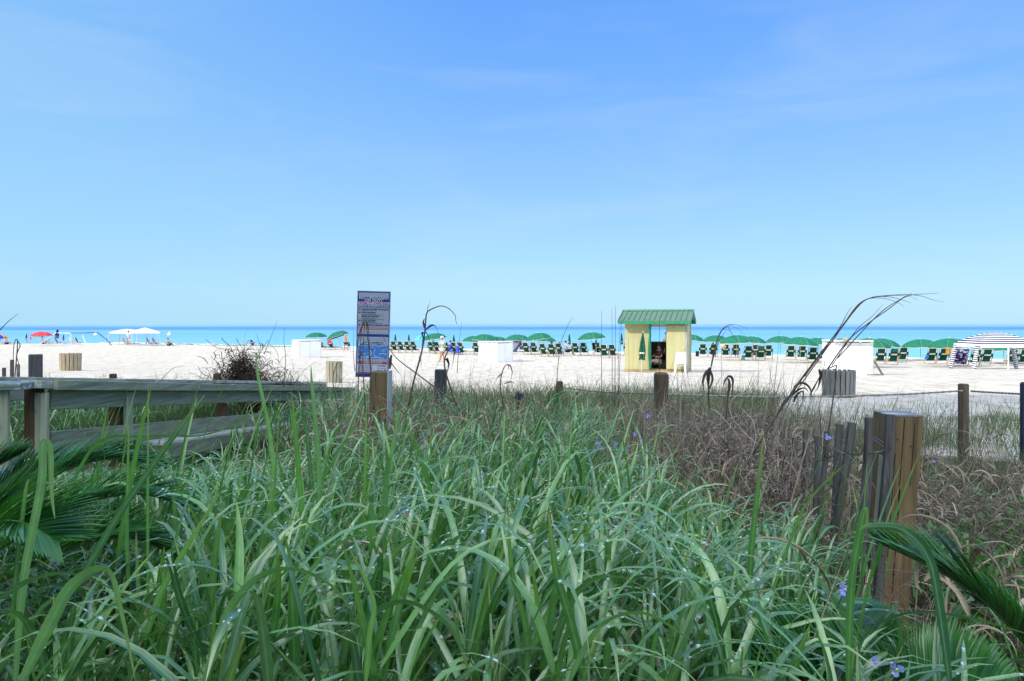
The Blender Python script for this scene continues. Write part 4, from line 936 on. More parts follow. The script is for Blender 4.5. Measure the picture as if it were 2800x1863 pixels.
# ---------------------------------------------------------------- boardwalk
gp = wood('green_board', (.235, .265, .185), (.11, .125, .085), 1, .6, 40, (.30, .33, .32), (.62, .68))
gpx = wood('green_board_x', (.235, .265, .185), (.11, .125, .085), 0, .6, 40, (.30, .33, .32), (.62, .68))
gpz = wood('green_board_z', (.29, .325, .235), (.13, .15, .11), 2, .6, 40, (.09, .10, .12), (.58, .64))
gtop = wood('green_worn', (.28, .31, .23), (.13, .145, .11), 1, .45, 45, (.42, .45, .46), (.48, .6))
pbr = wood('post_brown', (.095, .062, .035), (.035, .024, .015), 2, .7, 60)
pdk = wood('post_dark', (.045, .05, .06), (.018, .02, .024), 2, .75, 60)
def boardwalk():
    t = empty('boardwalk', (-3.3, 4.8, CZ - 1.4)); o = t.location.copy(); tag(t, 'green painted boardwalk with rails and a side bench, sloping to the beach at left', 'boardwalk')
    hn = lambda y: CZ - (.40 + .10 * (y - 4.8)); hf = lambda y: CZ - (.46 + .09 * (y - 6.0))
    V_ = lambda x, y, z: Vector((x, y, z)) - o
    def seg(x, h, y0, y1, dz, w_, hh, name, mat, n=3, dx=0):
        for i in range(n):
            a, c = y0 + (y1 - y0) * i / n, y0 + (y1 - y0) * (i + 1) / n - (.004 if i < n - 1 else 0)
            b = B(); j = rng.uniform(-.003, .003); b.bar(V_(x + dx, a, h(a) + dz + j), V_(x + dx, c, h(c) + dz + j), w_, hh, bev=.005); b.obj(name, mat, t)
    seg(-3.33, hn, 4.72, 14.2, -.03, .15, .055, 'cap_rail', gtop, 3)
    seg(-3.30, hn, 4.84, 14.0, -.03, .035, .075, 'cap_edge_board', gp, 3, .062)
    seg(-3.32, hn, 4.90, 14.0, -.135, .035, .145, 'top_board', gp, 3)
    seg(-3.32, hn, 4.90, 9.9, -.44, .035, .15, 'mid_board', gp, 2)
    seg(-4.5, hf, 4.0, 16.4, -.03, .15, .05, 'cap_rail', gtop, 4)
    seg(-4.5, hf, 4.0, 16.4, -.14, .035, .16, 'top_board', gp, 3, .03)
    # side bench
    for k, x in enumerate((-3.245, -3.115)): seg(x, hn, 6.0, 10.0, -.535, .122, .035, 'bench_plank', wood('bench_worn_lit', (.34, .37, .35), (.15, .17, .16), 1, .5, 45, (.5, .52, .52), (.5, .62)), 1)  # worn planks, coloured paler to stand for light on the seat top
    seg(-3.035, hn, 6.0, 10.0, -.60, .032, .135, 'bench_front', gp, 1)
    for x in (-3.22, -3.08): seg(x, hn, 5.2, 10.2, -.86, .135, .035, 'step_plank', gtop, 1)
    seg(-2.99, hn, 5.2, 10.2, -.97, .032, .24, 'step_front', gp, 1)
    seg(-3.28, hn, 5.2, 10.2, -.78, .032, .12, 'step_back', gp, 1)
    b = B(); b.bar(V_(-3.2, 10.05, hn(10) - .5), V_(-3.2, 10.05, hn(10) - .9), .09, .09); b.obj('bench_block', pbr, t)
    for y in (4.86, 5.87, 8.0, 10.1, 12.3, 14.0):
        b = B(); b.box(V_(-3.40, y, hn(y) - .75), (.09, .09, 1.4), bev=.006); b.obj('post', pbr, t)
        if y < 7: b = B(); b.box(V_(-3.30, y - .066 if y < 5 else y, hn(y) - .72), (.035 if y > 5 else .085, .095 if y > 5 else .035, 1.28), bev=.004); b.obj('post_facing', gpz, t)
    for y in (5.2, 12.9, 16.2):
        b = B(); b.box(V_(-4.57, y, hf(y) - .65), (.09, .09, 1.2), bev=.006); b.obj('post', pbr, t)
    # rail crossing at the near end, running off to the left
    z = CZ - .40
    b = B(); b.box(V_(-4.35, 4.66, z - .025), (2.1, .16, .05), bev=.006); b.obj('cap_rail', wood('green_worn_x', (.17, .23, .22), (.07, .09, .09), 0, .45, 45, (.42, .45, .46), (.50, .6)), t)
    for i, x in enumerate((-3.475, -3.57, -3.94)):
        b = B(); b.box(V_(x, 4.66, z - .40), (.085, .022, .70), bev=.003); b.obj('panel_board', gpz, t)
    b = B(); b.box(V_(-3.70, 4.70, z - .5), (.10, .10, .9), bev=.005); b.obj('post', pdk, t)
    b = B(); b.box(V_(-4.2, 4.71, z - .70), (1.6, .03, .13), bev=.004); b.obj('mid_board', gpx, t)
    for i in range(46):
        y = 4.9 + i * .20; b = B(); b.box(V_(-3.93, y, hn(y) - 1.0), (1.1, .185, .035), bev=.004); b.obj('deck_plank', gpx, t)
    return t
boardwalk()

# ---------------------------------------------------------------- posts
def square_post(px0, px1, top, d, yaw, label, mat, lean=0, w_=None, name='wooden_post', group='wooden posts standing in the dune grass', roundtop=.006, hbelow=None, capmat=None):
    wpx = px1 - px0; w2 = (w_ or wpx / F * d); x = at_d((px0 + px1) / 2, d); ztop = CZ - (top - HY) / F * d; zb = float(gz(x, d)) - .2
    b = B(); b.box((0, 0, (zb - ztop) / 2), (w2, w2, ztop - zb), bev=roundtop)
    o = thing1(name, b, mat, label, 'post', group); o.location = (x, d + w2 / 2, ztop); o.rotation_euler = (0, lean, yaw); return o
pB = wood('post_centre', (.15, .105, .05), (.03, .021, .011), 2, .6, 60)
m = square_post(1012, 1062, 1017, 5.2, R(-4), 'brown grooved square post in front of the lifeguard sign', pB, R(.8), .135)
b = B(); b.box((.0, 0, -.62), (.006, .125, 1.25)); pe = b.obj('pale_edge', wood('pale_edge', (.42, .44, .45), (.25, .26, .28), 2), m); pe.location = (.0705, 0, 0)
square_post(65, 108, 970, 8.0, R(32), 'dark two-toned square post beyond the boardwalk rail', wood('post_bluegrey', (.085, .085, .09), (.03, .032, .035), 2, .7, 50), 0, .135)
square_post(1188, 1220, 1012, 9.0, 0, 'short dark post in the grass below the walking woman', pdk, R(1), .15)
square_post(298, 312, 1023, 12.0, 0, 'tiny post top peeping over the rail near the tan bin', pbr, 0, .09)
square_post(582, 598, 1022, 12.0, 0, 'tiny post top peeping over the rail left of the dark bush', pbr, 0, .1)

# rope fence
def rope_fence():
    t = empty('rope_fence', (at_d(1812, 7.3), 7.3, float(gz(2, 7.3)))); o = t.location.copy(); tag(t, 'rope strung between brown posts across the dune on the right', 'rope fence')
    fm = wood('rope_post', (.105, .078, .05), (.04, .03, .02), 2, .75, 55)
    def post(px, top, d, r, sq=False, mat=fm, lean=0):
        x = at_d(px, d); zt = CZ - (top - HY) / F * d; zb = float(gz(x, d)) - .2; b = B()
        if sq: b.box((x - o.x, d + r - o.y, (zt + zb) / 2 - o.z), (2 * r, 2 * r, zt - zb), bev=.018)
        else: b.lathe([(r, zb - o.z), (r, zt - o.z - .008), (r - .01, zt - o.z), (.001, zt - o.z + .002)], 14, (x - o.x, d + r - o.y, 0))
        b.obj('post', mat, t, not sq)
    post(2643, 1051, 7.2, .051); post(1812, 1021, 7.3, .070, True); post(1531, 1043, 12.0, .055, True); post(2808, 1046, 6.6, .032, True, wood('post_navy', (.05, .06, .10), (.02, .025, .05), 2))
    rm = M('rope', (.30, .29, .26), .8, .2, .3, 60)
    def rope(pts):
        # two-strand twist
        C = []; n = len(pts)
        for i in range(n - 1):
            a, c = P(*pts[i]), P(*pts[i + 1])
            for k in range(26): C.append(a.lerp(c, k / 26))
        C.append(P(*pts[-1])); b = B()
        for ph in (0, math.pi):
            b.tube([p - o + Vector((0, math.cos(i * 1.0 + ph) * .005, math.sin(i * 1.0 + ph) * .005)) for i, p in enumerate(C)], .0068, 5)
        b.obj('rope', rm, t, True)
    rope([(1540, 1061, 12.), (1620, 1070, 10.2), (1700, 1075, 8.9), (1796, 1077, 7.4)])
    rope([(1828, 1078, 7.3), (1960, 1083, 7.3), (2100, 1086, 7.3), (2300, 1084, 7.25), (2480, 1078, 7.2), (2632, 1069, 7.17)])
    rope([(2655, 1070, 7.17), (2720, 1074, 6.9), (2798, 1078, 6.62)])
rope_fence()

# ---------------------------------------------------------------- sand fence with the big corner post
pk1 = wood('picket', (.125, .118, .108), (.022, .021, .021), 2, .8, 60, (.34, .34, .30), (.58, .68))
def sand_fence():
    t = empty('sand_fence', (1.55, 2.9, 0)); o = t.location.copy(); tag(t, 'weathered dark picket sand fence bound with wire running to a leaning brown post', 'fence')
    PK = [(2437, 1134, 2.68, .044, -4.3), (2380, 1142, 2.66, .046, -4.0), (2331, 1156, 3.0, .042, -9), (2296, 1160, 3.25, .042, -3), (2262, 1180, 3.5, .035, -5), (2236, 1192, 3.7, .036, -1), (2205, 1174, 4.1, .042, -2), (2172, 1196, 4.4, .036, 2), (2138, 1182, 5.2, .042, -1), (2106, 1200, 5.6, .036, 3), (2080, 1188, 6.0, .04, 1),
          (2040, 1186, 6.4, .036, -2), (1992, 1173, 6.8, .044, 0), (1960, 1180, 7.0, .038, 2), (1925, 1165, 7.3, .04, 1), (1896, 1150, 7.6, .04, -1), (1870, 1093, 7.8, .042, 0), (1840, 1097, 8.0, .04, 1), (1806, 1110, 8.1, .042, -1), (1776, 1120, 8.2, .04, 2)]
    nodes_ = []
    for px, py, d, w_, ln in PK:
        top = P(px, py, d); L = top.z + .15; a = R(ln); b = B(); pts = []; rs = []
        for i in range(9):
            s = i / 8; w_ = w_ * (.86 if i == 0 and True else 1); pts.append(Vector(( top.x - o.x + math.tan(a) * s * L + .004 * math.sin(i * 2 + px), d - o.y + .003 * math.cos(i * 1.7 + px), top.z - s * L))); rs.append(w_ / 2 * (1 + .08 * math.sin(i * 1.3 + px)))
        b.tube(pts, rs, 6); b.obj('picket', pk1, t)
        nodes_.append((Vector(pts[0]), Vector(pts[-1]), d, L))
    wm = M('fence_wire', (.10, .09, .08), .5, .5, .3, 30)
    for fz in (.13, .55):
        for ph in (-1, 1):
            pts = []
            for k, (a, c, d, L) in enumerate(nodes_):
                s = fz / L * (1 if fz < .3 else 1); p = a.lerp(c, min(s, .9)); pts.append(p + Vector((0, ph * .024 * (1 if k % 2 else -1), .004 * ph)))
                if k < len(nodes_) - 1:
                    q = nodes_[k + 1][0].lerp(nodes_[k + 1][1], min(fz / nodes_[k + 1][3], .9)); 
                    for u in (.35, .65): pts.append(p.lerp(q, u) + Vector((0, 0, -.012 + .006 * math.sin(u * 9) * ph)))
            b = B(); b.tube([Vector((nodes_[0][0].x + .06, .12 + (-.02 * ph), nodes_[0][0].z - fz + .02))] + pts, .0024, 4); b.obj('wire', wm, t)
    # big leaning post
    zt = CZ - .391; H = zt + .3; x0, x1, y0, y1 = 1.615, 1.748, 2.90, 3.05; k = math.tan(R(4.3)) * H
    def prism(xa, xb, ya, yb, z0, z1, name, mat, sk=1):
        b = B(); kk = math.tan(R(4.3)); vs = [(x - o.x - kk * (zt - z), y - o.y, z - o.z) for z in (z0, z1) for (x, y) in ((xa, ya), (xb, ya), (xb, yb), (xa, yb))]
        b.add(vs, [(0, 1, 5, 4), (1, 2, 6, 5), (2, 3, 7, 6), (3, 0, 4, 7), (4, 5, 6, 7), (0, 3, 2, 1)]); return b.obj(name, mat, t)
    p_ = prism(x0, x1, y0, y1, -.3, zt, 'corner_post', wood('corner_brown', (.20, .135, .065), (.06, .038, .02), 2, .6, 34, (.07, .045, .025), (.62, .70)))
    q_ = prism(x0 - .003, x0 + .02, y0 + .03, y0 + .075, -.2, zt - .18, 'pale_streak', wood('pale_split', (.50, .44, .33), (.28, .22, .14), 2, .6, 40))
    r_ = prism(x0 - .0015, x1 + .0015, y0 - .0015, y1 + .0015, zt - .004, zt + .002, 'post_top', wood('post_top', (.20, .21, .22), (.06, .065, .08), 0, .6, 40, (.42, .45, .48), (.55, .62)))
    ck = M('crack', (.012, .009, .007), .9); nl_ = M('nail_rust', (.10, .035, .015), .6)
    for (xa, xw, z0, z1) in ((.052, .0022, .0, .42), (.056, .0014, .3, .95), (.098, .001, .02, .3), (.024, .001, .15, .6)):
        c1 = prism(x0 + xa, x0 + xa + xw, y0 - .0025, y0 + .002, zt - z1, zt - z0 - .013, 'crack', ck); c1.parent = p_
    for (xa, z) in ((.03, .10), (.09, .13), (.035, .5)):
        b = B(); b.lathe([(.001, .003), (.0035, .002), (.004, 0)], 8); e = b.obj('nail', nl_, p_); e.rotation_euler = (R(90), 0, 0); e.location = (x0 + xa - o.x - math.tan(R(4.3)) * z, y0 - .001 - o.y, zt - z - o.z)
    for c_ in (q_, r_): c_.parent = p_
sand_fence()
def left_fence():
    t = empty('sand_fence', P(30, 1060, 8.2)); o = t.location.copy(); tag(t, 'three dark picket tops above the rail at the left edge', 'fence')
    for px, py, w_ in ((11, 1006, .04), (33, 984, .04), (50, 996, .034), (-14, 1000, .04), (-40, 1010, .04)):
        top = P(px, py, 8.2); zb = float(gz(top.x, 8.2)) - .1; b = B(); b.tube([top - o, Vector((top.x, 8.2, (top.z + zb) / 2)) - o, Vector((top.x + .01, 8.2, zb)) - o], w_ / 2, 6); b.obj('picket', pk1, t)
    b = B()
    for z_ in (.25, .6): b.tube([P(-40, 1006, 8.17) - o - Vector((0, 0, z_)), P(52, 996, 8.17) - o - Vector((0, 0, z_))], .004, 4)
    b.obj('wire', MATS['fence_wire'], t)
left_fence()
# garden spotlight on a stake
b = B(); L0 = P(1417, 1082, 7.2); t = empty('spotlight', (L0.x, 7.2, float(gz(L0.x, 7.2)))); hz = L0.z - t.location.z
b.tube([(0, 0, -.1), (0, 0, hz - .06)], .012, 6); b.obj('stake', M('black_plastic', (.02, .02, .024)), t)
b = B(); b.box((.012, -.01, hz), (.085, .07, .085), Matrix.Rotation(R(18), 3, 'Y'), bev=.012); h_ = b.obj('lamp_head', M('spot_navy', (.008, .010, .022), .3, .6), t)
b = B(); b.box((.012, -.052, hz), (.06, .008, .06), Matrix.Rotation(R(18), 3, 'Y'), bev=.004); b.obj('lens', M('spot_lens', (.02, .03, .06), .25, .4), h_)
tag(t, 'small dark blue spotlight on a stake in the middle of the grass', 'spotlight')

# ---------------------------------------------------------------- the lifeguard sign
def sign():
    d = 12.0; k = d / F; Wd, Hd = 90 * k, 236 * k; top = P(1023, 796, d); t = empty('warning_sign', top, R(7)); t.rotation_euler = (0, R(1.4), R(5))
    tag(t, 'tall blue and grey beach warning sign about no lifeguard on duty', 'sign')
    grey = M('sign_grey', (.27, .32, .39), .5, .3, .05, 4); blue = M('sign_blue', (.018, .03, .22), .45, .35, .1, 4); light = M('sign_light', (.46, .51, .60), .5, .3, .05, 4); red = M('sign_red', (.38, .02, .04), .5)
    frame = M('sign_frame', (.28, .28, .36), .45, .4, .1, 10); dkb = M('sign_ink', (.015, .02, .09), .5)
    b = B(); b.box((0, .012, -Hd / 2), (Wd, .02, Hd), bev=.003); b.obj('board', frame, t)
    b = B(); b.box((0, 0, -Hd / 2), (Wd * .955, .006, Hd * .985)); bp = b.obj('blue_panel', blue, t)
    def R_(u0, u1, v0, v1, mat, name='panel', dep=1):
        b = B(); y = -.004 - .002 * dep; b.box(((u0 + u1) / 2 * Wd - Wd / 2, y, -(v0 + v1) / 2 * Hd), ((u1 - u0) * Wd, .002, (v1 - v0) * Hd)); return b.obj(name, mat, bp)
    def T(txt, u, v, hgt, mat, align='CENTER', wmax=None, shear=0, dep=3, name='lettering'):
        cu = bpy.data.curves.new('txt', 'FONT'); cu.body = txt; cu.size = hgt * Hd * 1.42; cu.align_x = align; cu.align_y = 'CENTER'; cu.shear = shear; cu.extrude = .0008; cu.offset = .0012; cu.space_character = 1.05
        o = bpy.data.objects.new('tmp', cu); COL.objects.link(o); bpy.context.view_layer.update()
        me = bpy.data.meshes.new_from_object(o.evaluated_get(bpy.context.evaluated_depsgraph_get())); wd = o.dimensions.x; bpy.data.objects.remove(o)
        o = link(name, me, mat, bp); o.rotation_euler = (R(90), 0, 0); sx = 1
        if wmax and wd > 0: sx = wmax * Wd / wd
        o.scale = (sx, 1, 1); o.location = (u * Wd - Wd / 2, -.005 - .002 * dep, -v * Hd); return o
    V = lambda y: (y - 85) / 1420.0
    R_(.05, .95, V(115), V(185), grey); R_(.04, .96, V(268), V(308), light)
    T('NO LIFEGUARD', .5, V(203), .028, light, wmax=.88); T('ON DUTY', .5, V(245), .028, light, wmax=.55)
    T('SWIM AT OWN RISK', .5, V(289), .021, red, wmax=.88, shear=.25)
    T('BEACH WARNING FLAGS', .5, V(328), .020, light, wmax=.90)
    R_(.04, .96, V(362), V(738), grey)
    for txt, y, wd, fc in (('WATER CLOSED TO PUBLIC', 388, .80, red), ('HIGH HAZARD', 441, .43, red), ('MEDIUM HAZARD', 507, .53, M('sign_yellow', (.65, .5, .03), .5)), ('LOW HAZARD', 575, .43, M('sign_green', (.02, .15, .06), .5)), ('DANGEROUS MARINE LIFE', 648, .80, M('sign_purple', (.10, .03, .2), .5))):
        T(txt, .14, V(y), .017, dkb, 'LEFT', wd, .25); R_(.055, .115, V(y - 12), V(y + 12), fc, 'flag_mark', 2)
    for y, a, c in ((408, .14, .46), (465, .14, .60), (480, .14, .78), (536, .14, .55), (549, .14, .84), (600, .14, .60), (614, .14, .75), (350, .04, .96)): R_(a, c, V(y), V(y + 5), dkb if y != 350 else light, 'fine_print', 2)
    for y in (688, 712): R_(.06, .94, V(y), V(y + 8), red, 'fine_print', 2)
    R_(.04, .96, V(738), V(796), light); R_(.05, .95, V(742), V(792), grey, dep=2)
    R_(.04, .96, V(842), V(1440), light); R_(.05, .95, V(848), V(912), grey, dep=2)
    R_(.05, .95, V(916), V(990), M('sign_bluegrey', (.32, .44, .60), .5), dep=2); R_(.05, .95, V(990), V(1200), M('sign_sea', (.03, .16, .48), .5, .3, .5, 14, (1, 1, 3), 0, 0, 0, (.30, .48, .62), (.5, .7)), 'sea_picture', 2); R_(.05, .95, V(1200), V(1250), grey, dep=2)
    T('RIP CURRENTS', .5, V(937), .020, dkb, wmax=.62, shear=.1); T('ESCAPE DE LA RESACA', .5, V(968), .014, dkb, wmax=.72, shear=.1)
    b = B(); pl = M('sign_pale', (.62, .72, .80), .5)
    for s in (-1, 1):
        pts = [(s * .10, 1050), (s * .05, 1075), (s * .03, 1110), (s * .06, 1150), (s * .16, 1175)]
        b.tube([((u) * Wd, -.012, -V(y) * Hd) for u, y in pts], .004, 4)
    for u0, u1, y in ((-.42, -.2, 1125), (.18, .42, 1120), (-.1, .35, 1185), (-.35, -.12, 1180)): b.tube([(u0 * Wd, -.011, -V(y) * Hd), ((u0 + u1) / 2 * Wd, -.011, -V(y - 6) * Hd), (u1 * Wd, -.011, -V(y + 3) * Hd)], .004, 4)
    b.obj('current_arrows', pl, bp)
    R_(.05, .95, V(1250), V(1287), red, dep=2); T('IF CAUGHT IN A RIP CURRENT', .5, V(1268), .010, light, wmax=.6)
    for y in (1305, 1325, 1345, 1365, 1385, 1400): R_(.08, .55 - (y % 3) * .04, V(y), V(y + 5), dkb, 'fine_print', 2)
    for y in (1305, 1318, 1350): R_(.64, .92, V(y), V(y + 6), dkb, 'fine_print', 2)
    for i, u in enumerate((.68, .78, .89)):
        b = B(); b.lathe([(.001, 0), (.016, 0), (.016, .002), (.001, .003)], 12) ; e = b.obj('emblem', dkb, bp); e.rotation_euler = (R(90), 0, 0); e.location = (u * Wd - Wd / 2, -.008, -V(1390) * Hd)
        if i == 1: e.scale = (1.2, .5, 1)
    R_(.05, .95, V(1418), V(1436), red, dep=2)
    for x in (0,):
        b = B(); zb = float(gz(top.x, d)) - top.z - .4; b.box((x, .07, (zb - .03) / 2), (.09, .09, -zb - .03), bev=.006); b.obj('post', wood('sign_post', (.2, .17, .13), (.1, .08, .06), 2), t)
    b = B(); b.lathe([(.006, 0), (.006, .003), (.001, .004)], 8); e = b.obj('bolt', M('galv', (.5, .5, .5)), bp); e.rotation_euler = (R(90), 0, 0); e.location = (0, -.009, -V(160) * Hd)
sign()

# ---------------------------------------------------------------- vegetation materials
LG = leafmat('leaf_green', (.026, .115, .042), (.175, .375, .105), (.26, .36, .12), (.24, .44, .24), .30, .18, (1.3, 1.8, .55), .9, .8, .45)
LY = leafmat('leaf_fresh', (.045, .17, .045), (.14, .33, .075), (.30, .36, .08), (.28, .48, .16), .33, .30, (1.3, 1.7, .5), .7, .8, .25)
DG = leafmat('dune_blade', (.040, .115, .045), (.10, .19, .075), (.34, .28, .15), (.2, .3, .12), .5, .25, (1.2, 1.4, .6), .3, 1.0, 0, (.80, (.34, .28, .18)))
DRY = leafmat('dry_leaf', (.14, .10, .065), (.50, .41, .29), (.28, .22, .15), (.42, .35, .25), .7, .12, (1.2, 1., .8), .25)
TW = leafmat('twig', (.025, .017, .012), (.50, .42, .36), (.18, .14, .10), (.3, .25, .2), .8, .0, (1, 1, 1), .2)
PALM = leafmat('palm_leaf', (.016, .095, .024), (.045, .17, .038), (.12, .26, .05), (.06, .22, .08), .22, .22, (1.5, 2.0, .5), .7)
STALK = M('dead_stalk', (.10, .075, .055), .75, .25, .35, 30); STALK2 = M('tan_stalk', (.34, .27, .19), .75, .25, .3, 30)

def Ttop(px, d):
    """row the grass tops reach at a given distance"""
    mid = np.interp(d, [.7, 1.2, 2, 3, 4.5, 6, 9, 14, 22], [1600, 1450, 1300, 1212, 1148, 1110, 1078, 1048, 1035])
    lf = np.interp(d, [.7, 1.2, 2, 3, 4.5, 6.5, 7.3, 9, 14, 18, 24], [1540, 1420, 1300, 1285, 1300, 1290, 1100, 1085, 1050, 1022, 1008])
    rt = np.interp(d, [.7, 1.2, 2, 3, 4, 6, 9, 14, 22], [1680, 1590, 1460, 1395, 1290, 1160, 1100, 1065, 1045])
    lf = lf + np.clip((430 - px) / 150, 0, 1) * np.interp(d, [1.0, 1.8, 2.4, 2.8], [230, 260, 150, 0])
    mid = mid + 42 * np.sin(px * .011 + 2.1 * d) * np.sin(d * 5.3 + px * .004) + 18 * np.sin(px * .031 + d * 9)
    a = np.clip((900 - px) / 130, 0, 1); c = np.clip((px - 1700) / 260, 0, 1)
    rt = rt + np.clip((px - 2180) / 150, 0, 1) * np.interp(d, [1.0, 2.0, 2.8], [250, 230, 60])
    return mid * (1 - a) * (1 - c) + lf * a + rt * c
def in_walk(x, y): return (x > -4.75) & (x < -2.92) & (y > 4.3) & (y < 17)
def scatter(n, px0, px1, d0, d1, pw=2.0):
    d = (d0 ** pw + (d1 ** pw - d0 ** pw) * rng.random(n)) ** (1 / pw); px = rng.uniform(px0, px1, n); x = (px - CX) / F * d
    k = ~in_walk(x, d); return px[k], d[k], x[k]
def clump(x, y, s=1.0): return .5 + .25 * np.sin(x * 2.1 * s + 1.7 * np.sin(y * 1.3 * s)) + .25 * np.sin(y * 2.7 * s + 1.3 * np.sin(x * 1.9 * s + 2))
drops = []
def broad(mass, mass2, px, d, x, nl=(5, 9), Ls=(.22, .50), Ws=(.008, .0195), upr=.24, jitter=.08, collect=False):
    N = len(x); zt = CZ - (Ttop(px, d) - HY) / F * d; g0 = gz(x, d); zt = np.maximum(zt, g0 + .16)
    hs = (zt - g0) * rng.uniform(.72, 1.0, N) - .10 * np.clip(d / 2, .5, 1)
    # stems
    hs = np.maximum(hs, .1); sz = rng.uniform(.006, .010, N); ln = rng.uniform(-.12, .22, N)
    V, Q, A, *_ = leaves(np.stack([x, d, g0 - .02], -1), rng.uniform(-.6, .6, N), ln, rng.uniform(-.05, .12, N), hs, sz, 6, 1, None, prof=np.array([1, 1, .95, .9, .8, .6])); mass.add(V, Q, A)
    n = rng.integers(nl[0], nl[1], N); idx = np.repeat(np.arange(N), n); M_ = len(idx)
    fr = rng.random(M_) ** .65; f = .30 + .70 * fr
    px_ = x[idx] + np.sin(ln[idx]) * hs[idx] * f; pz = g0[idx] + hs[idx] * f; py_ = d[idx] + rng.normal(0, .008, M_)
    biased = rng.random(M_) < .42; az = np.where(biased, rng.normal(.15, .7, M_), rng.uniform(-np.pi, np.pi, M_))
    sc_ = np.clip(.75 + .25 * rng.random(M_) + .12 * np.clip(2.0 - d[idx], 0, 1), .5, 1.3)
    L = rng.uniform(*Ls, M_) * sc_; W = rng.uniform(*Ws, M_) * sc_
    up = rng.random(M_) < upr
    th0 = np.where(up, rng.uniform(.05, .55, M_), rng.uniform(.2, .75, M_)); bd = np.where(up, rng.uniform(.05, .45, M_), rng.uniform(1.1, 2.6, M_))
    L = np.where(up, L * .8, L); kk = np.where(rng.random(M_) < .5, rng.uniform(.3, .6, M_), rng.uniform(0, .2, M_)); kk = np.where(up, 0, kk)
    pos = np.stack([px_, py_, pz], -1)
    # keep leaves from standing much above the tops
    hi = pos[:, 2] + L * np.cos(th0) * np.where(up, .95, .42) - (zt[idx] + jitter * rng.random(M_) ** 2); pos[:, 2] -= np.clip(hi, 0, None)
    for sel, ms in ((~up, mass), (up, mass2)):
        if sel.sum() == 0: continue
        V, Q, A, path, th, wid, Nn = leaves(pos[sel], az[sel], th0[sel], bd[sel], L[sel], W[sel], 10, 1.35, .28, rng.normal(0, .35, sel.sum()), kk[sel], rng.normal(0, .35, sel.sum()))
        n_ = len(path); yy = np.maximum(path[..., 1], .3); row = HY + F * (CZ - path[..., 2]) / yy; pxx = CX + F * path[..., 0] / yy
        lim = Ttop(pxx, yy) - rng.exponential(38 if ms is mass else 80, n_)[:, None]
        dz = np.clip(((lim - row) * yy / F).max(1), 0, None); V = V.reshape(n_, 10, 3, 3); V[..., 2] -= dz[:, None, None]; path[..., 2] -= dz[:, None]
        ok = path[..., 1].min(1) > .78; c_ = int(ok.sum()); V = V[ok].reshape(-1, 3); A = A.reshape(n_, 30, 4)[ok].reshape(-1, 4); path, th, wid, Nn = path[ok], th[ok], wid[ok], Nn[ok]
        Q = Q[:c_ * 18]
        ms.add(V, Q, A)
        if collect: drops.append((path, th, wid, Nn))
g1 = Mass(); g2 = Mass()
for (n, p0, p1, d0, d1, kw) in ((800, -250, 3000, .98, 2.0, dict(collect=True)), (1050, -150, 2950, 1.8, 3.2, dict(collect=True, Ls=(.24, .50), Ws=(.008, .018)))):
    px, d, x = scatter(n, p0, p1, d0, d1); k = ~((px > 2250) & (d > 1.7) & (rng.random(len(d)) < .80)) & ~((px < 420) & (d < 1.9) & (rng.random(len(d)) < .45)) & ~((px > 1980) & (rng.random(len(d)) < .5)) & ~((px > 2330) & (rng.random(len(d)) < .8)); broad(g1, g2, px[k], d[k], x[k], **kw)
px, d, x = scatter(1900, -100, 1950, 3.0, 6.8); k = ((px < 1650) | (rng.random(len(d)) < .35)) & ~((px > 880) & (px < 1450) & (d > 3.9) & (rng.random(len(d)) < .6)) & ~((px > 1620) & (rng.random(len(d)) < .5)); k &= ~((px < 900) & (x > -3.0) & (rng.random(len(d)) < .3)); broad(g1, g2, px[k], d[k], x[k], Ls=(.24, .5), Ws=(.008, .017))
px, d, x = scatter(1100, -100, 1000, 6.0, 13.0); broad(g1, g2, px, d, x, Ls=(.26, .5), Ws=(.010, .018), nl=(4, 7))
px, d, x = scatter(150, 1000, 1350, 6.0, 9.5); broad(g1, g2, px, d, x, Ls=(.22, .45), Ws=(.008, .015), nl=(4, 7))
# taller fresh blades that cross the boardwalk and the brush
for n_, a_, c_, d0_, d1_, r0_, r1_ in ((70, 180, 1000, 1.6, 3.6, 1010, 1260), (60, 1000, 1750, 1.8, 4.0, 1080, 1250), (45, 1700, 2400, 1.6, 3.0, 1180, 1480)):
    px, d, x = scatter(n_, a_, c_, d0_, d1_); rr = rng.uniform(r0_, r1_, len(x)); zt = CZ - (rr - HY) / F * d; L = rng.uniform(.35, .7, len(x)); n2_ = len(x)
    th = rng.uniform(.05, .55, n2_); V, Q, A, *_ = leaves(np.stack([x, d, zt - L * np.cos(th)], -1), rng.normal(.1, .8, n2_), th, rng.uniform(-.05, .5, n2_), L, rng.uniform(.006, .014, n2_), 10, 1.6, .3, rng.normal(0, .6, n2_)); g2.add(V, Q, A)
tag(g1.obj('broadleaf_grass', LG), 'wet arching broad-bladed grass filling the foreground', 'grass', kind='stuff')
tag(g2.obj('upright_grass_blades', LY), 'fresh upright grass blades standing among the arching grass', 'grass', kind='stuff')

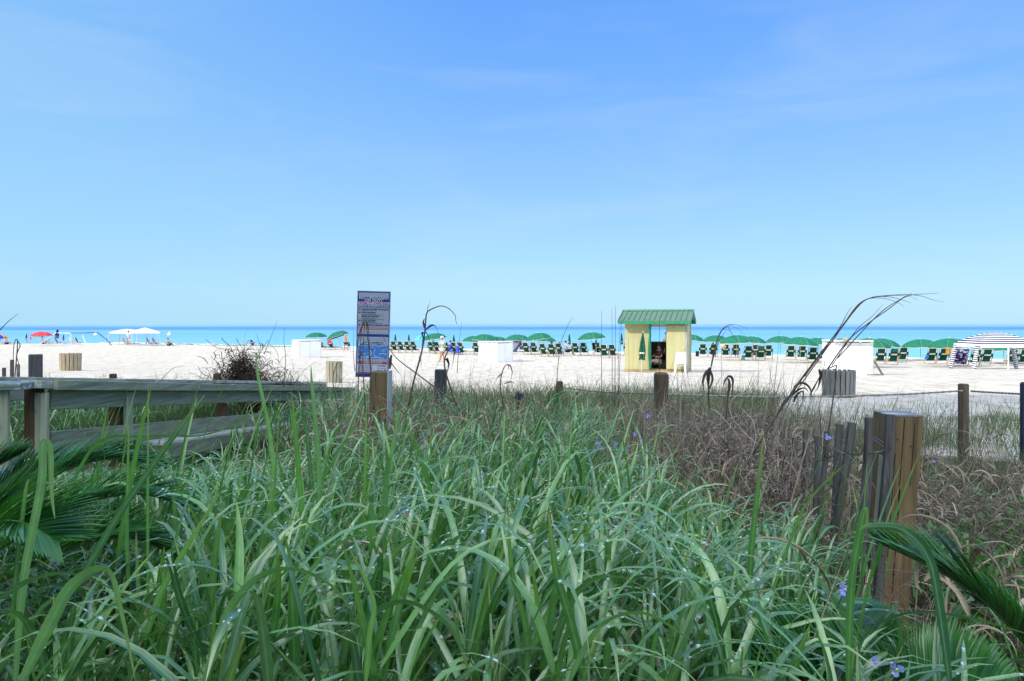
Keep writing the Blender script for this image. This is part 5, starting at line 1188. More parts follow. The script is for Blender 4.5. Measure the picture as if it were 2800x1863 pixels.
# dew
def dew():
    ico = [(0, 0, 1)] + [(math.cos(a) * .9, math.sin(a) * .9, .42) for a in [2 * math.pi * k / 6 for k in range(6)]] + [(math.cos(a), math.sin(a), -.1) for a in [2 * math.pi * (k + .5) / 6 for k in range(6)]]
    I = np.array(ico); F3 = [(0, 1 + k, 1 + (k + 1) % 6) for k in range(6)] + [(1 + k, 7 + k, 1 + (k + 1) % 6) for k in range(6)] + [(7 + k, 7 + (k + 1) % 6, 1 + (k + 1) % 6) for k in range(6)]
    F3 = np.array(F3); Vs = []; Qs = []; n = 0
    for path, th, wid, Nn in drops:
        N, K, _ = path.shape; cnt = 13
        for rep in range(cnt):
            i = rng.integers(0, N, N); k = rng.integers(1, K - 2, N)
            ok = (th[i, k] > .7) & (th[i, k] < 2.1) & (rng.random(N) < .42) & (np.sin(i * 12.9898) * 43758.5 % 1 < .6); i = i[ok]; k = k[ok]; f = rng.random(len(i))[:, None]
            p = path[i, k] * (1 - f) + path[i, k + 1] * f; T = nrm(path[i, k + 1] - path[i, k]); N_ = Nn[i, k]; S = np.cross(T, N_)
            off = rng.uniform(-.36, .36, len(i))[:, None] * wid[i, k][:, None]
            r = (.0011 + .0029 * rng.random(len(i)) ** 2.2)[:, None]; c = p + S * off + N_ * (.14 * np.abs(off) * 2 + .0004)
            V = c[:, None, :] + r[:, None] * (I[None, :, 0:1] * T[:, None] * rng.uniform(.9, 1.5, (len(i), 1, 1)) + I[None, :, 1:2] * S[:, None] + .75 * I[None, :, 2:3] * N_[:, None])
            Vs.append(V.reshape(-1, 3)); Qs.append((F3[None] + (np.arange(len(i)) * 13)[:, None, None]).reshape(-1, 3) + n); n += len(i) * 13
    me = mesh_np('dew', np.concatenate(Vs), np.concatenate(Qs)); m = bpy.data.materials.new('dew'); t, bs = nodes(m)
    bs.inputs['Base Color'].default_value = (.80, .9, .92, 1); bs.inputs['Roughness'].default_value = .04; bs.inputs['Transmission Weight'].default_value = .55; bs.inputs['IOR'].default_value = 1.33; bs.inputs['Specular IOR Level'].default_value = .9
    tag(link('dew_drops', me, m), 'beads of water lying on the grass blades', 'water drops', kind='stuff')
dew()

# fine dune grass
dg = Mass()
def fine(px, d, x, Ls=(.32, .7), Ws=(.0045, .008), lean=.5, bendm=1.3, cap=True):
    N = len(x); g0 = gz(x, d); zt = CZ - (Ttop(px, d) - HY) / F * d + (clump(x, d, 2.2) - .55) * .34
    L = rng.uniform(*Ls, N); L = L if not cap else np.minimum(L, np.maximum(zt - g0 + rng.exponential(.07, N), .12)); W = rng.uniform(*Ws, N) * np.clip(d / 9, .6, 1.4)
    V, Q, A, *_ = leaves(np.stack([x, d, g0 - .01], -1), rng.uniform(-np.pi, np.pi, N), rng.uniform(.02, lean, N), rng.uniform(.1, bendm, N), L, W, 6, 1.5, None, rng.uniform(0, 3, N)); dg.add(V, Q, A)
def thin(px, d, x, keep): k = rng.random(len(x)) < keep; return px[k], d[k], x[k]
px, d, x = scatter(30000, 1000, 2120, 5.0, 15.0); fine(*thin(px, d, x, np.clip(clump(x, d) * 1.7 - .05, .12, 1) * np.clip((15.2 - d) / 1.5, 0, 1)), Ls=(.32, .72))
px, d, x = scatter(9000, 950, 2100, 3.0, 6.5); fine(px, d, x, Ls=(.4, .8))
px, d, x = scatter(3500, 1650, 2380, 3.2, 8.0); fine(px, d, x, Ls=(.4, .85))
px, d, x = scatter(36000, 2080, 2950, 3.4, 15.2); fine(*thin(px, d, x, np.clip(clump(x, d, .9) * 1.5 - .2, .1, 1) * np.clip((12.8 - d) / 3.5, .05, 1)), Ls=(.20, .48), Ws=(.004, .007))
px, d, x = scatter(14000, -120, 1010, 7.0, 15.5); fine(*thin(px, d, x, np.clip(clump(x, d) * 1.4 - .1, .08, 1)), Ls=(.3, .6))
px, d, x = scatter(9000, -100, 950, 14.5, 24); fine(*thin(px, d, x, np.clip((clump(x, d, 1.6) - .62) * 2.2, 0, 1) * np.clip((24 - d) / 6, .1, 1)), Ls=(.18, .48), Ws=(.004, .006))
px, d, x = scatter(3500, 1000, 2200, 14.5, 18); fine(*thin(px, d, x, np.clip((clump(x, d, 1.3) - .45) * 1.8, 0, 1)), Ls=(.25, .6), Ws=(.004, .006))
px, d, x = scatter(900, 950, 2150, 7.5, 14.5); fine(px, d, x, Ls=(.55, 1.0), Ws=(.003, .005), lean=.45, cap=False)
px, d, x = scatter(260, 2100, 2900, 6.5, 12.5); fine(px, d, x, Ls=(.35, .7), Ws=(.003, .005), lean=.45, cap=False)
px, d, x = scatter(330, 420, 980, 11, 17); fine(px, d, x, Ls=(.5, .9), Ws=(.003, .006), lean=.5, cap=False)
px, d, x = scatter(120, -60, 420, 10, 16); fine(px, d, x, Ls=(.4, .8), Ws=(.003, .006), lean=.6, cap=False)
tag(dg.obj('dune_grass', DG), 'fine olive and straw dune grass between the foreground and the sand', 'grass', kind='stuff')

# tangled dead vines and straw
def vines(mass, c, rad, n, K=16, L=(.25, .7), W=(.002, .0045), curl=.5, up=.35, hmax=.7, jitter=1):
    c = np.asarray(c); ang = rng.uniform(0, 2 * np.pi, n); r = np.sqrt(rng.random(n)); x = c[0] + np.cos(ang) * r * rad[0]; y = c[1] + np.sin(ang) * r * rad[1]
    z = gz(x, y) + hmax * rng.random(n) * (1 - .6 * r ** 2); D = nrm(rng.normal(0, 1, (n, 3)) * [1, 1, .8] + [0, 0, up]); ax = nrm(rng.normal(0, 1, (n, 3))); l = rng.uniform(*L, n)
    P_ = np.zeros((n, K, 3)); P_[:, 0] = np.stack([x, y, z], -1)
    cu = rng.normal(0, curl, n)[:, None]
    for k in range(1, K):
        D = nrm(D + np.cross(ax, D) * cu + rng.normal(0, .16, (n, 3)) + [0, 0, -.035]); ax = nrm(ax + rng.normal(0, .22, (n, 3))); P_[:, k] = P_[:, k - 1] + D * (l / (K - 1))[:, None]
    gg = gz(P_[..., 0], P_[..., 1]); P_[..., 2] = np.maximum(P_[..., 2], gg + .01)
    T = nrm(np.gradient(P_, axis=1)); S = nrm(np.cross(T, rng.normal(0, 1, (n, 1, 3)))); w_ = rng.uniform(*W, n)[:, None] * np.ones((1, K))
    V, Q, A, _ = ribbon(P_, S, w_, .5, rng.random(n), rng.random(n)); mass.add(V, Q, A)
def dryleaf(mass, c, rad, n, L=(.12, .3), W=(.008, .018), h=(.1, .8)):
    ang = rng.uniform(0, 2 * np.pi, n); r = np.sqrt(rng.random(n)); x = c[0] + np.cos(ang) * r * rad[0]; y = c[1] + np.sin(ang) * r * rad[1]; z = gz(x, y) + rng.uniform(*h, n)
    V, Q, A, *_ = leaves(np.stack([x, y, z], -1), rng.uniform(-np.pi, np.pi, n), rng.uniform(.1, 1.2, n), rng.uniform(1.2, 3.6, n), rng.uniform(*L, n), rng.uniform(*W, n), 10, 1.3, .7, rng.normal(0, .6, n), 0.0 * np.zeros(n), rng.normal(0, 1.0, n)); mass.add(V, Q, A)
v1 = Mass(); v2 = Mass()
vines(v1, (-.95, 4.95), (.7, .6), 1500, hmax=.66, W=(.0025, .0055)); vines(v1, (-.55, 5.6), (.9, .9), 900, hmax=.75, W=(.0025, .0055))
dryleaf(v2, (-.7, 5.4), (1.1, .9), 260, h=(.1, .75)); dryleaf(v2, (0.2, 5.6), (1.8, 1.2), 260, h=(.1, .6))
for cx_, cy_, rx_, ry_, n_, hm in ((1.45, 3.85, .32, .35, 700, .62), (1.45, 4.5, .45, .5, 1100, .66), (1.75, 5.2, .75, .7, 1500, .74), (1.8, 6.2, .9, .8, 800, .7), (1.25, 4.6, .5, .7, 700, .7), (.9, 5.8, .6, .8, 500, .65)):
    vines(v1, (cx_, cy_), (rx_, ry_), int(n_ * .62), hmax=hm + .06, W=(.0028, .0062)); dryleaf(v2, (cx_, cy_), (rx_, ry_), n_ // 18, h=(.1, hm), L=(.09, .22), W=(.006, .014))
vines(v1, (2.9, 3.9), (.9, 1.0), 1100, hmax=.55, curl=.3); dryleaf(v2, (2.75, 3.7), (.85, 1.1), 260, h=(.1, .62), L=(.10, .22), W=(.006, .014)); dryleaf(v2, (2.0, 2.4), (.4, .5), 70, h=(.1, .5))
vines(v1, (1.42, 3.0), (.3, .25), 240, hmax=.7, W=(.0015, .003)); vines(v1, (.3, 6.5), (2.6, 1.6), 900, hmax=.5, curl=.3); vines(v1, (3.4, 7.0), (2.2, 1.8), 500, hmax=.3, curl=.3)
for cx_ in np.linspace(-1.1, 1.6, 8): dryleaf(v2, (cx_ * .9, 1.9 + .3 * math.sin(cx_ * 4)), (.35, .5), 14, h=(.3, .8))
for n_, a_, c_, d0_, d1_ in ((800, 850, 1420, 3.6, 8.0), (350, 1640, 2300, 3.2, 6.0), (600, 1420, 2050, 3.2, 7.5), (450, 1720, 2280, 3.0, 5.5), (500, 2080, 2900, 2.6, 6.5), (420, 200, 2100, 1.3, 3.6)):
    px, d, x = scatter(n_, a_, c_, d0_, d1_); g0 = gz(x, d); L = np.clip((CZ - (Ttop(px, d) - 25 - HY) / F * d - g0), .2, 1.2) * rng.uniform(.55, 1.12, len(x))
    V, Q, A, *_ = leaves(np.stack([x, d, g0], -1), rng.normal(.2, 1.0, len(x)), rng.uniform(.02, .5, len(x)), rng.uniform(-.1, .9, len(x)), L, rng.uniform(.003, .008, len(x)), 9, 2.2, .5, rng.uniform(0, 3, len(x))); v2.add(V, Q, A)
    dryleaf(v2, (0, 0), (0, 0), 0) if False else None
    k = rng.random(len(x)) < .5; m_ = int(k.sum())
    V, Q, A, *_ = leaves(np.stack([x[k], d[k], g0[k] + L[k] * rng.uniform(.4, .9, m_)], -1), rng.uniform(-np.pi, np.pi, m_), rng.uniform(.3, 1.2, m_), rng.uniform(1.2, 3.4, m_), rng.uniform(.1, .26, m_), rng.uniform(.007, .014, m_), 10, 1.3, .7, rng.normal(0, .6, m_), 0.0 * np.zeros(m_), rng.normal(0, 1.0, m_)); v2.add(V, Q, A)
for n_, a_, c_, d0_, d1_, up_ in ((560, 1690, 2260, 3.8, 7.0, 75), (420, 850, 1400, 3.9, 7.5, 70), (160, 1400, 1750, 4.5, 8, 40), (120, 2250, 2700, 5, 8, 10)):
    px, d, x = scatter(n_, a_, c_, d0_, d1_); g0 = gz(x, d); top_ = np.interp(d, [3, 5, 7], [1185, 1105, 1080]) - rng.exponential(up_ / 2, len(x)); L = np.clip(CZ - (top_ - HY) / F * d - g0, .2, 1.3)
    V, Q, A, *_ = leaves(np.stack([x, d, g0], -1), rng.normal(0, 1.2, len(x)), rng.uniform(.0, .35, len(x)), rng.uniform(-.2, .5, len(x)), L, rng.uniform(.003, .007, len(x)), 9, 1.5, .5, rng.uniform(0, 3, len(x))); v1.add(V, Q, A)
tag(v1.obj('dry_vines', TW), 'tangle of dead grey-brown vines round the posts and picket fence', 'dry vines', kind='stuff')
tag(v2.obj('dry_leaves', DRY), 'curled dead tan grass leaves scattered through the dune', 'dry leaves', kind='stuff')
# dark dead bush over the rail
b3 = Mass(); bc = P(668, 1010, 13.0); vines(b3, (bc.x, 13.0), (.32, .3), 1500, hmax=1.1, W=(.006, .013), L=(.2, .6)); vines(b3, (bc.x - .1, 13.0), (.5, .4), 420, hmax=.9, W=(.006, .012), L=(.4, .9), up=2.2, curl=.22); vines(b3, (bc.x + .5, 13.0), (.6, .4), 260, hmax=.8, W=(.005, .009), L=(.3, .8), up=2.4, curl=.2); vines(b3, (bc.x + .1, 13.0), (1.3, .6), 900, hmax=.5, W=(.002, .005), L=(.15, .4))
dryleaf(b3, (bc.x, 13.0), (.7, .4), 150, h=(.2, 1.15), L=(.15, .35), W=(.01, .018))
tag(b3.obj('dead_bush', leafmat('dark_twig', (.016, .012, .010), (.09, .06, .045), (.06, .045, .03), (.1, .07, .05), .8, .0, (1, 1, 1), .2)), 'dark brown dead bush rising above the boardwalk rail', 'bush')
# low leafy creeper on the right
lc = Mass(); n = 2600; px = rng.uniform(2540, 2950, n); d = rng.uniform(2.6, 4.2, n); x = at_d(px, d); z = gz(x, d) + .08 + .38 * rng.random(n) * (.5 + .5 * np.sin(x * 5 + d * 3))
V, Q, A, *_ = leaves(np.stack([x, d, z], -1), rng.uniform(-np.pi, np.pi, n), rng.uniform(.6, 1.5, n), rng.uniform(.1, .8, n), rng.uniform(.03, .06, n), rng.uniform(.016, .03, n), 6, 1, .25, rng.normal(0, .4, n), prof=np.array([.15, .75, 1, .9, .55, .05])); lc.add(V, Q, A)
px = rng.uniform(1150, 2000, 1500); d = rng.uniform(2.4, 3.8, 1500); x = at_d(px, d); z = gz(x, d) + .1 + .35 * rng.random(1500)
V, Q, A, *_ = leaves(np.stack([x, d, z], -1), rng.uniform(-np.pi, np.pi, 1500), rng.uniform(.6, 1.5, 1500), rng.uniform(.1, .8, 1500), rng.uniform(.02, .04, 1500), rng.uniform(.012, .02, 1500), 6, 1, .25, rng.normal(0, .4, 1500), prof=np.array([.15, .75, 1, .9, .55, .05])); lc.add(V, Q, A)
tag(lc.obj('leafy_creeper', leafmat('creeper', (.05, .13, .02), (.10, .22, .03), (.12, .24, .04), (.15, .3, .08), .35, .3, (1.3, 1.6, .5))), 'low oval-leaved green creeper under the grass', 'creeper', kind='stuff')

# ---------------------------------------------------------------- sago palms
def smooth_pts(pts, n):
    pts = [Vector(p) for p in pts]; out = []; m_ = len(pts) - 1
    for i in range(n):
        u = i / (n - 1) * m_; k = min(int(u), m_ - 1); f = u - k
        p0 = pts[max(k - 1, 0)]; p1 = pts[k]; p2 = pts[k + 1]; p3 = pts[min(k + 2, m_)]
        out.append(.5 * ((2 * p1) + (p2 - p0) * f + (2 * p0 - 5 * p1 + 4 * p2 - p3) * f * f + (3 * p1 - p0 - 3 * p2 + p3) * f ** 3))
    return out
def frond(root, ctrl, Lmax=.17, upv=(0, -.25, 1), n=105, ang=.8, lift=.5):
    C = np.array([list(p) for p in smooth_pts(ctrl, n)]); T = nrm(np.gradient(C, axis=0)); U = np.array(upv, float); S = nrm(np.cross(T, U)); Nn = nrm(np.cross(S, T))
    s = np.linspace(0, 1, n); env = np.clip(np.sin(np.pi * np.clip(s * .93 + .07, 0, 1)) ** .55, .12, 1); o = root.location
    k0 = int(n * .08); ms = Mass()
    for sg in (-1, 1):
        i = np.arange(k0, n); N = len(i); fw = ang + .5 * s[i]; D = nrm(T[i] * fw[:, None] + sg * S[i] * 1.0 + Nn[i] * (lift + rng.normal(0, .05, N))[:, None])
        L = Lmax * env[i] * rng.uniform(.92, 1.05, N); K = 6; q = np.linspace(0, 1, K)
        path = C[i][:, None] + D[:, None] * (q[None, :, None] * L[:, None, None]) + Nn[i][:, None] * (-.10 * L[:, None, None] * q[None, :, None] ** 2) + T[i][:, None] * (.12 * L[:, None, None] * q[None, :, None] ** 2)
        sd = nrm(np.cross(D, Nn[i]))[:, None] * np.ones((1, K, 1)); pr = np.minimum(1, .6 + q * 3) * (1 - q ** 3) + .03
        V, Q, A, _ = ribbon(path - np.array(o), sd, (.0108 * np.ones(N))[:, None] * pr[None], .35, rng.random(N), rng.random(N)); ms.add(V, Q, A)
    fo = ms.obj('frond', PALM, root)
    b = B(); b.tube([Vector(p) - o for p in C[::3]], [.007 * (1 - .75 * j / (len(C[::3]) - 1)) for j in range(len(C[::3]))], 5); b.obj('rachis', M('rachis', (.10, .16, .04), .4, .5), fo, True); return fo
def crown_base(root, r=.12, h=.3):
    b = B(); b.lathe([(r * .9, -h), (r, -.1), (r * .8, .02), (r * .4, .08), (.001, .1)], 14); b.obj('trunk', wood('sago_trunk', (.08, .055, .035), (.03, .02, .012), 2), root)
sl = empty('sago_palm', P(-330, 1720, 1.9)); crown_base(sl, h=.5); tag(sl, 'dark green sago palm fanning out of the left edge below the boardwalk', 'palm', 'sago palms at the lower corners')
bs_ = (-300, 1700, 1.9)
for c in (((-300, 1700, 1.9), (-60, 1440, 1.9), (150, 1300, 2.0), (300, 1255, 2.05), (440, 1275, 2.1)),
          ((-300, 1700, 1.9), (-120, 1480, 2.0), (10, 1350, 2.1), (120, 1275, 2.2), (250, 1245, 2.3)),
          ((-300, 1700, 1.9), (-190, 1480, 2.0), (-110, 1370, 2.05), (-30, 1290, 2.1), (60, 1240, 2.15)),
          ((-300, 1700, 1.9), (0, 1500, 1.8), (200, 1390, 1.85), (370, 1350, 1.9), (520, 1390, 1.95)),
          ((-300, 1720, 1.9), (0, 1590, 1.7), (190, 1500, 1.7), (350, 1470, 1.75), (480, 1520, 1.8)),
          ((-300, 1700, 1.9), (-80, 1380, 2.2), (90, 1300, 2.4), (250, 1250, 2.6), (400, 1285, 2.7)),
          ((-300, 1700, 1.9), (-150, 1520, 1.5), (-40, 1440, 1.45), (60, 1430, 1.4), (150, 1480, 1.4)),
          ((-300, 1700, 1.9), (-100, 1600, 2.4), (150, 1450, 2.6), (330, 1400, 2.8), (500, 1440, 2.9))):
    frond(sl, [P(*p) for p in c], Lmax=.175, upv=(-.35, -.2, 1))
sr = empty('sago_palm', P(2960, 2080, 1.55)); crown_base(sr, h=.4); tag(sr, 'dark green sago palm with one long frond arching before the leaning post at lower right', 'palm', 'sago palms at the lower corners')
for c in (((2960, 2050, 1.55), (2860, 1840, 1.55), (2730, 1680, 1.55), (2590, 1575, 1.6), (2405, 1485, 1.65)),
          ((2960, 2050, 1.55), (2900, 1830, 1.7), (2840, 1740, 1.8), (2780, 1690, 1.9), (2700, 1660, 2.0)),
          ((2960, 2050, 1.55), (2850, 1980, 1.5), (2740, 1930, 1.45), (2640, 1890, 1.4), (2540, 1880, 1.4)),
          ((2960, 2050, 1.55), (2930, 1880, 1.5), (2900, 1760, 1.5), (2880, 1690, 1.5), (2850, 1640, 1.5))):
    frond(sr, [P(*p) for p in c], Lmax=.21, upv=(.45, -.2, 1))
sm = empty('sago_palm', P(2560, 2120, 1.4)); crown_base(sm, h=.4); tag(sm, 'low sago palm cut off by the bottom edge, its fronds pointing left under the fence', 'palm', 'sago palms at the lower corners')
for c in (((2560, 2100, 1.4), (2480, 1960, 1.4), (2370, 1860, 1.45), (2250, 1780, 1.5), (2125, 1715, 1.55)),
          ((2560, 2100, 1.4), (2440, 1960, 1.6), (2380, 1790, 1.7), (2340, 1700, 1.8), (2290, 1650, 1.9)),
          ((2560, 2100, 1.4), (2380, 2000, 1.3), (2230, 1900, 1.3), (2100, 1850, 1.3), (1990, 1820, 1.3)),
          ((2560, 2100, 1.4), (2520, 2000, 1.3), (2580, 1930, 1.3), (2660, 1900, 1.3), (2760, 1900, 1.3))):
    frond(sm, [P(*p) for p in c], Lmax=.165, upv=(.3, -.2, 1))

# ---------------------------------------------------------------- single stalks that stand out
def stalk(name, lines, label, cat, mat, group=None, leafs=()):
    """lines: list of (points px,py,d ; r0 ; r1 in metres)"""
    o = P(*lines[0][0][0]); b = B()
    for pts, r0, r1 in lines:
        C = smooth_pts([P(*p) - o for p in pts], max(8, 5 * len(pts))); b.tube(C, [r0 + (r1 - r0) * i / (len(C) - 1) for i in range(len(C))], 5)
    ob = thing1(name, b, mat, label, cat, group, True); ob.location = o
    if leafs:
        ms = Mass()
        for pts, w0 in leafs:
            C = np.array([list(p) for p in smooth_pts([P(*p) - o for p in pts], 14)])[None]; q = np.linspace(0, 1, 14); T = nrm(np.gradient(C, axis=1))
            S = nrm(np.cross(T, np.array([0.15, 1.0, .1]))); a_ = q * 2.0 * rng.uniform(.3, 1.2); S = S * np.cos(a_)[None, :, None] + np.cross(T, S) * np.sin(a_)[None, :, None]
            V, Q, A, _ = ribbon(C, S, (w0 * np.minimum(1, .4 + q * 3) * (1 - q ** 2.5) + .0006)[None], .4, rng.random(1), rng.random(1)); ms.add(V, Q, A)
        ms.obj('leaf', leafmat('stalk_leaf', (.035, .028, .026), (.10, .075, .06), (.12, .09, .07), (.14, .1, .08), .7, .05, (1, 1, 1), .25), ob)
    return ob
D = 4.2
stalk('dead_reed', [([(1118, 1110, D), (1132, 1040, D), (1150, 975, D), (1160, 925, D), (1164, 880, D), (1168, 855, D), (1186, 843, D), (1208, 837, D), (1228, 845, D), (1244, 862, D), (1246, 875, D), (1249, 887, D)], .0065, .0012), ([(1167, 858, D), (1172, 838, D), (1178, 821, D)], .0015, .0005), ([(1168, 856, D), (1169, 842, D), (1170, 831, D)], .0012, .0004)],
      'tall dark dead reed with an arching tip left of the walking woman', 'reed', STALK, 'dead reeds standing above the grass',
      [([(1162, 905, D), (1175, 893, D), (1187, 891, D), (1196, 905, D), (1202, 930, D), (1206, 950, D)], .014), ([(1163, 900, D), (1158, 885, D), (1162, 872, D), (1166, 880, D)], .014), ([(1161, 912, D), (1154, 912, D), (1157, 930, D), (1152, 950, D)], .012), ([(1163, 905, D), (1172, 925, D), (1182, 950, D), (1192, 968, D)], .007), ([(1145, 975, D), (1150, 985, D), (1152, 1005, D), (1158, 1020, D)], .008)])
stalk('dead_reed', [([(1248, 1110, 4.0), (1222, 1030, 4.0), (1215, 990, 4.0), (1225, 960, 4.0), (1238, 945, 4.0)][::1], .006, .003)], 'dead reed with a folded hanging leaf just right of the walking woman', 'reed', STALK, 'dead reeds standing above the grass',
      [([(1225, 985, 4.0), (1222, 984, 4.0), (1227, 1000, 4.0), (1222, 1025, 4.0)], .02), ([(1236, 948, 4.0), (1243, 965, 4.0), (1238, 995, 4.0), (1233, 1010, 4.0)], .012), ([(1238, 945, 4.0), (1230, 955, 4.0), (1215, 962, 4.0), (1200, 990, 4.0), (1192, 1010, 4.0)], .007)])
stalk('dead_reed', [([(1240, 1100, 4.3), (1150, 1030, 4.3), (1090, 985, 4.3), (1062, 950, 4.3), (1043, 912, 4.3)], .005, .0012)], 'thin dark dead stem slanting down right from the lifeguard sign', 'reed', STALK, 'dead reeds standing above the grass', [([(1066, 1010, 4.3), (1068, 985, 4.3), (1072, 972, 4.3), (1066, 1000, 4.3)], .02), ([(1068, 990, 4.3), (1082, 1010, 4.3), (1100, 1030, 4.3)], .007)])
stalk('dead_reed', [([(1000, 1130, 4.2), (995, 1060, 4.2), (992, 980, 4.2), (997, 880, 4.2)], .005, .002), ([(1022, 1120, 4.2), (1013, 1000, 4.2), (1005, 920, 4.2), (1000, 876, 4.2)], .006, .002), ([(978, 1110, 4.2), (982, 1000, 4.2), (988, 910, 4.2), (994, 876, 4.2)], .004, .0015)],
      'cluster of dark dead stems crossing the lower half of the lifeguard sign', 'reed', STALK, 'dead reeds standing above the grass', [([(1000, 878, 4.2), (1006, 900, 4.2), (1010, 950, 4.2), (1008, 1000, 4.2)], .014), ([(997, 880, 4.2), (986, 905, 4.2), (978, 945, 4.2), (974, 975, 4.2)], .010), ([(990, 960, 4.2), (984, 985, 4.2), (990, 1010, 4.2)], .012)])
D = 3.4
stalk('sea_oats', [([(2060, 1240, D), (2160, 1080, D), (2230, 985, D), (2270, 940, D), (2305, 890, D), (2345, 835, D), (2380, 815, D), (2420, 809, D), (2480, 806, D), (2520, 810, D), (2550, 820, D), (2583, 827, D)], .0048, .0005),
                   ([(2150, 1100, D), (2225, 990, D), (2300, 895, D), (2350, 832, D), (2390, 813, D), (2430, 812, D), (2465, 820, D), (2492, 829, D)], .004, .0006), ([(2170, 1080, D), (2290, 912, D), (2355, 830, D), (2395, 815, D), (2440, 822, D), (2472, 838, D)], .003, .0006), ([(2200, 1030, D), (2290, 905, D), (2315, 860, D), (2330, 838, D)], .003, .0005), ([(2400, 812, D), (2450, 808, D), (2490, 812, D), (2510, 822, D)], .0012, .0005)],
      'tall arching bunch of dry sea oats whose tips trail right against the sky', 'sea oats', STALK, 'tall dry sea oats against the sky', [([(2170, 1060, D), (2190, 1048, D), (2208, 1055, D), (2218, 1075, D), (2214, 1100, D)], .014), ([(2215, 1080, D), (2235, 1045, D), (2255, 1000, D), (2250, 985, D)], .012), ([(2240, 1010, D), (2244, 1030, D), (2238, 1060, D), (2222, 1080, D)], .016), ([(2130, 1130, D), (2150, 1095, D), (2180, 1070, D), (2200, 1062, D), (2212, 1075, D)], .016), ([(2170, 1100, D), (2180, 1080, D), (2195, 1072, D), (2196, 1095, D)], .014)])
stalk('sea_oats', [([(2262, 1010, 3.3), (2320, 930, 3.3), (2380, 880, 3.3), (2430, 845, 3.3), (2470, 815, 3.3), (2500, 806, 3.3), (2530, 804, 3.3), (2568, 802, 3.3)], .0036, .0006), ([(2290, 980, 3.3), (2400, 862, 3.3), (2460, 820, 3.3), (2485, 806, 3.3), (2494, 802, 3.3)], .003, .0005), ([(2275, 1000, 3.3), (2340, 905, 3.3), (2385, 865, 3.3), (2415, 832, 3.3)], .0025, .0005), ([(2262, 1010, 3.3), (2285, 1000, 3.3), (2286, 1010, 3.3), (2282, 1060, 3.3), (2255, 1250, 3.3)], .003, .0035)],
      'lower straighter bunch of dry sea oats leaning right over the white box', 'sea oats', STALK, 'tall dry sea oats against the sky')
D = 4.6
stalk('sea_oats', [([(1940, 1120, D), (1938, 1060, D), (1945, 1000, D), (1958, 940, D), (1972, 905, D), (1992, 889, D), (2015, 889, D), (2047, 900, D)], .006, .0006), ([(1946, 1000, D), (1965, 918, D), (1990, 893, D), (2010, 895, D), (2038, 915, D)], .003, .0006), ([(1990, 893, D), (2005, 920, D), (2020, 940, D)], .002, .0006), ([(1945, 1000, D), (1970, 912, D), (1985, 902, D), (2000, 908, D)], .002, .0005), ([(1950, 980, D), (1968, 930, D), (1985, 905, D)], .003, .001)],
      'shorter dry sea oats with a fanned tip just right of the yellow hut', 'sea oats', STALK, 'tall dry sea oats against the sky', [([(1938, 1010, D), (1928, 1025, D), (1922, 1050, D), (1928, 1080, D)], .02), ([(1940, 1005, D), (1935, 1040, D), (1940, 1075, D)], .02), ([(1942, 1010, D), (1948, 1040, D), (1938, 1070, D), (1930, 1090, D)], .016)])
stalk('dead_reed', [([(1985, 1150, 4.4), (1990, 1080, 4.4), (1992, 1045, 4.4), (1988, 1030, 4.4)], .006, .003)], 'dead reed with drooping curled leaves right of the shorter sea oats', 'reed', STALK, 'dead reeds standing above the grass', [([(1988, 1030, 4.4), (2000, 1032, 4.4), (2004, 1050, 4.4), (2000, 1090, 4.4)], .018), ([(1988, 1032, 4.4), (1980, 1050, 4.4), (1976, 1080, 4.4)], .014), ([(1992, 1035, 4.4), (1995, 1060, 4.4), (1990, 1095, 4.4)], .016)])
stalk('dead_reed', [([(1380, 1120, 4.5), (1368, 1060, 4.5), (1374, 1015, 4.5), (1386, 997, 4.5), (1392, 1010, 4.5)], .005, .002)], 'dead reed looping over in front of the middle white box', 'reed', STALK, 'dead reeds standing above the grass', [([(1386, 997, 4.5), (1396, 1003, 4.5), (1400, 1025, 4.5), (1392, 1055, 4.5)], .010), ([(1375, 1020, 4.5), (1360, 1035, 4.5), (1345, 1065, 4.5)], .008), ([(1378, 1050, 4.5), (1400, 1045, 4.5), (1416, 1060, 4.5), (1420, 1080, 4.5)], .008)])
stalk('dead_reed', [([(40, 1040, 7.), (46, 970, 7.), (48, 935, 7.), (44, 928, 7.), (38, 945, 7.), (36, 985, 7.)], .006, .003), ([(48, 932, 7.), (55, 945, 7.), (50, 958, 7.), (46, 975, 7.), (52, 1000, 7.), (50, 1030, 7.)], .005, .003)], 'looped black dead reed above the pickets at the left edge', 'reed', STALK, 'dead reeds standing above the grass')
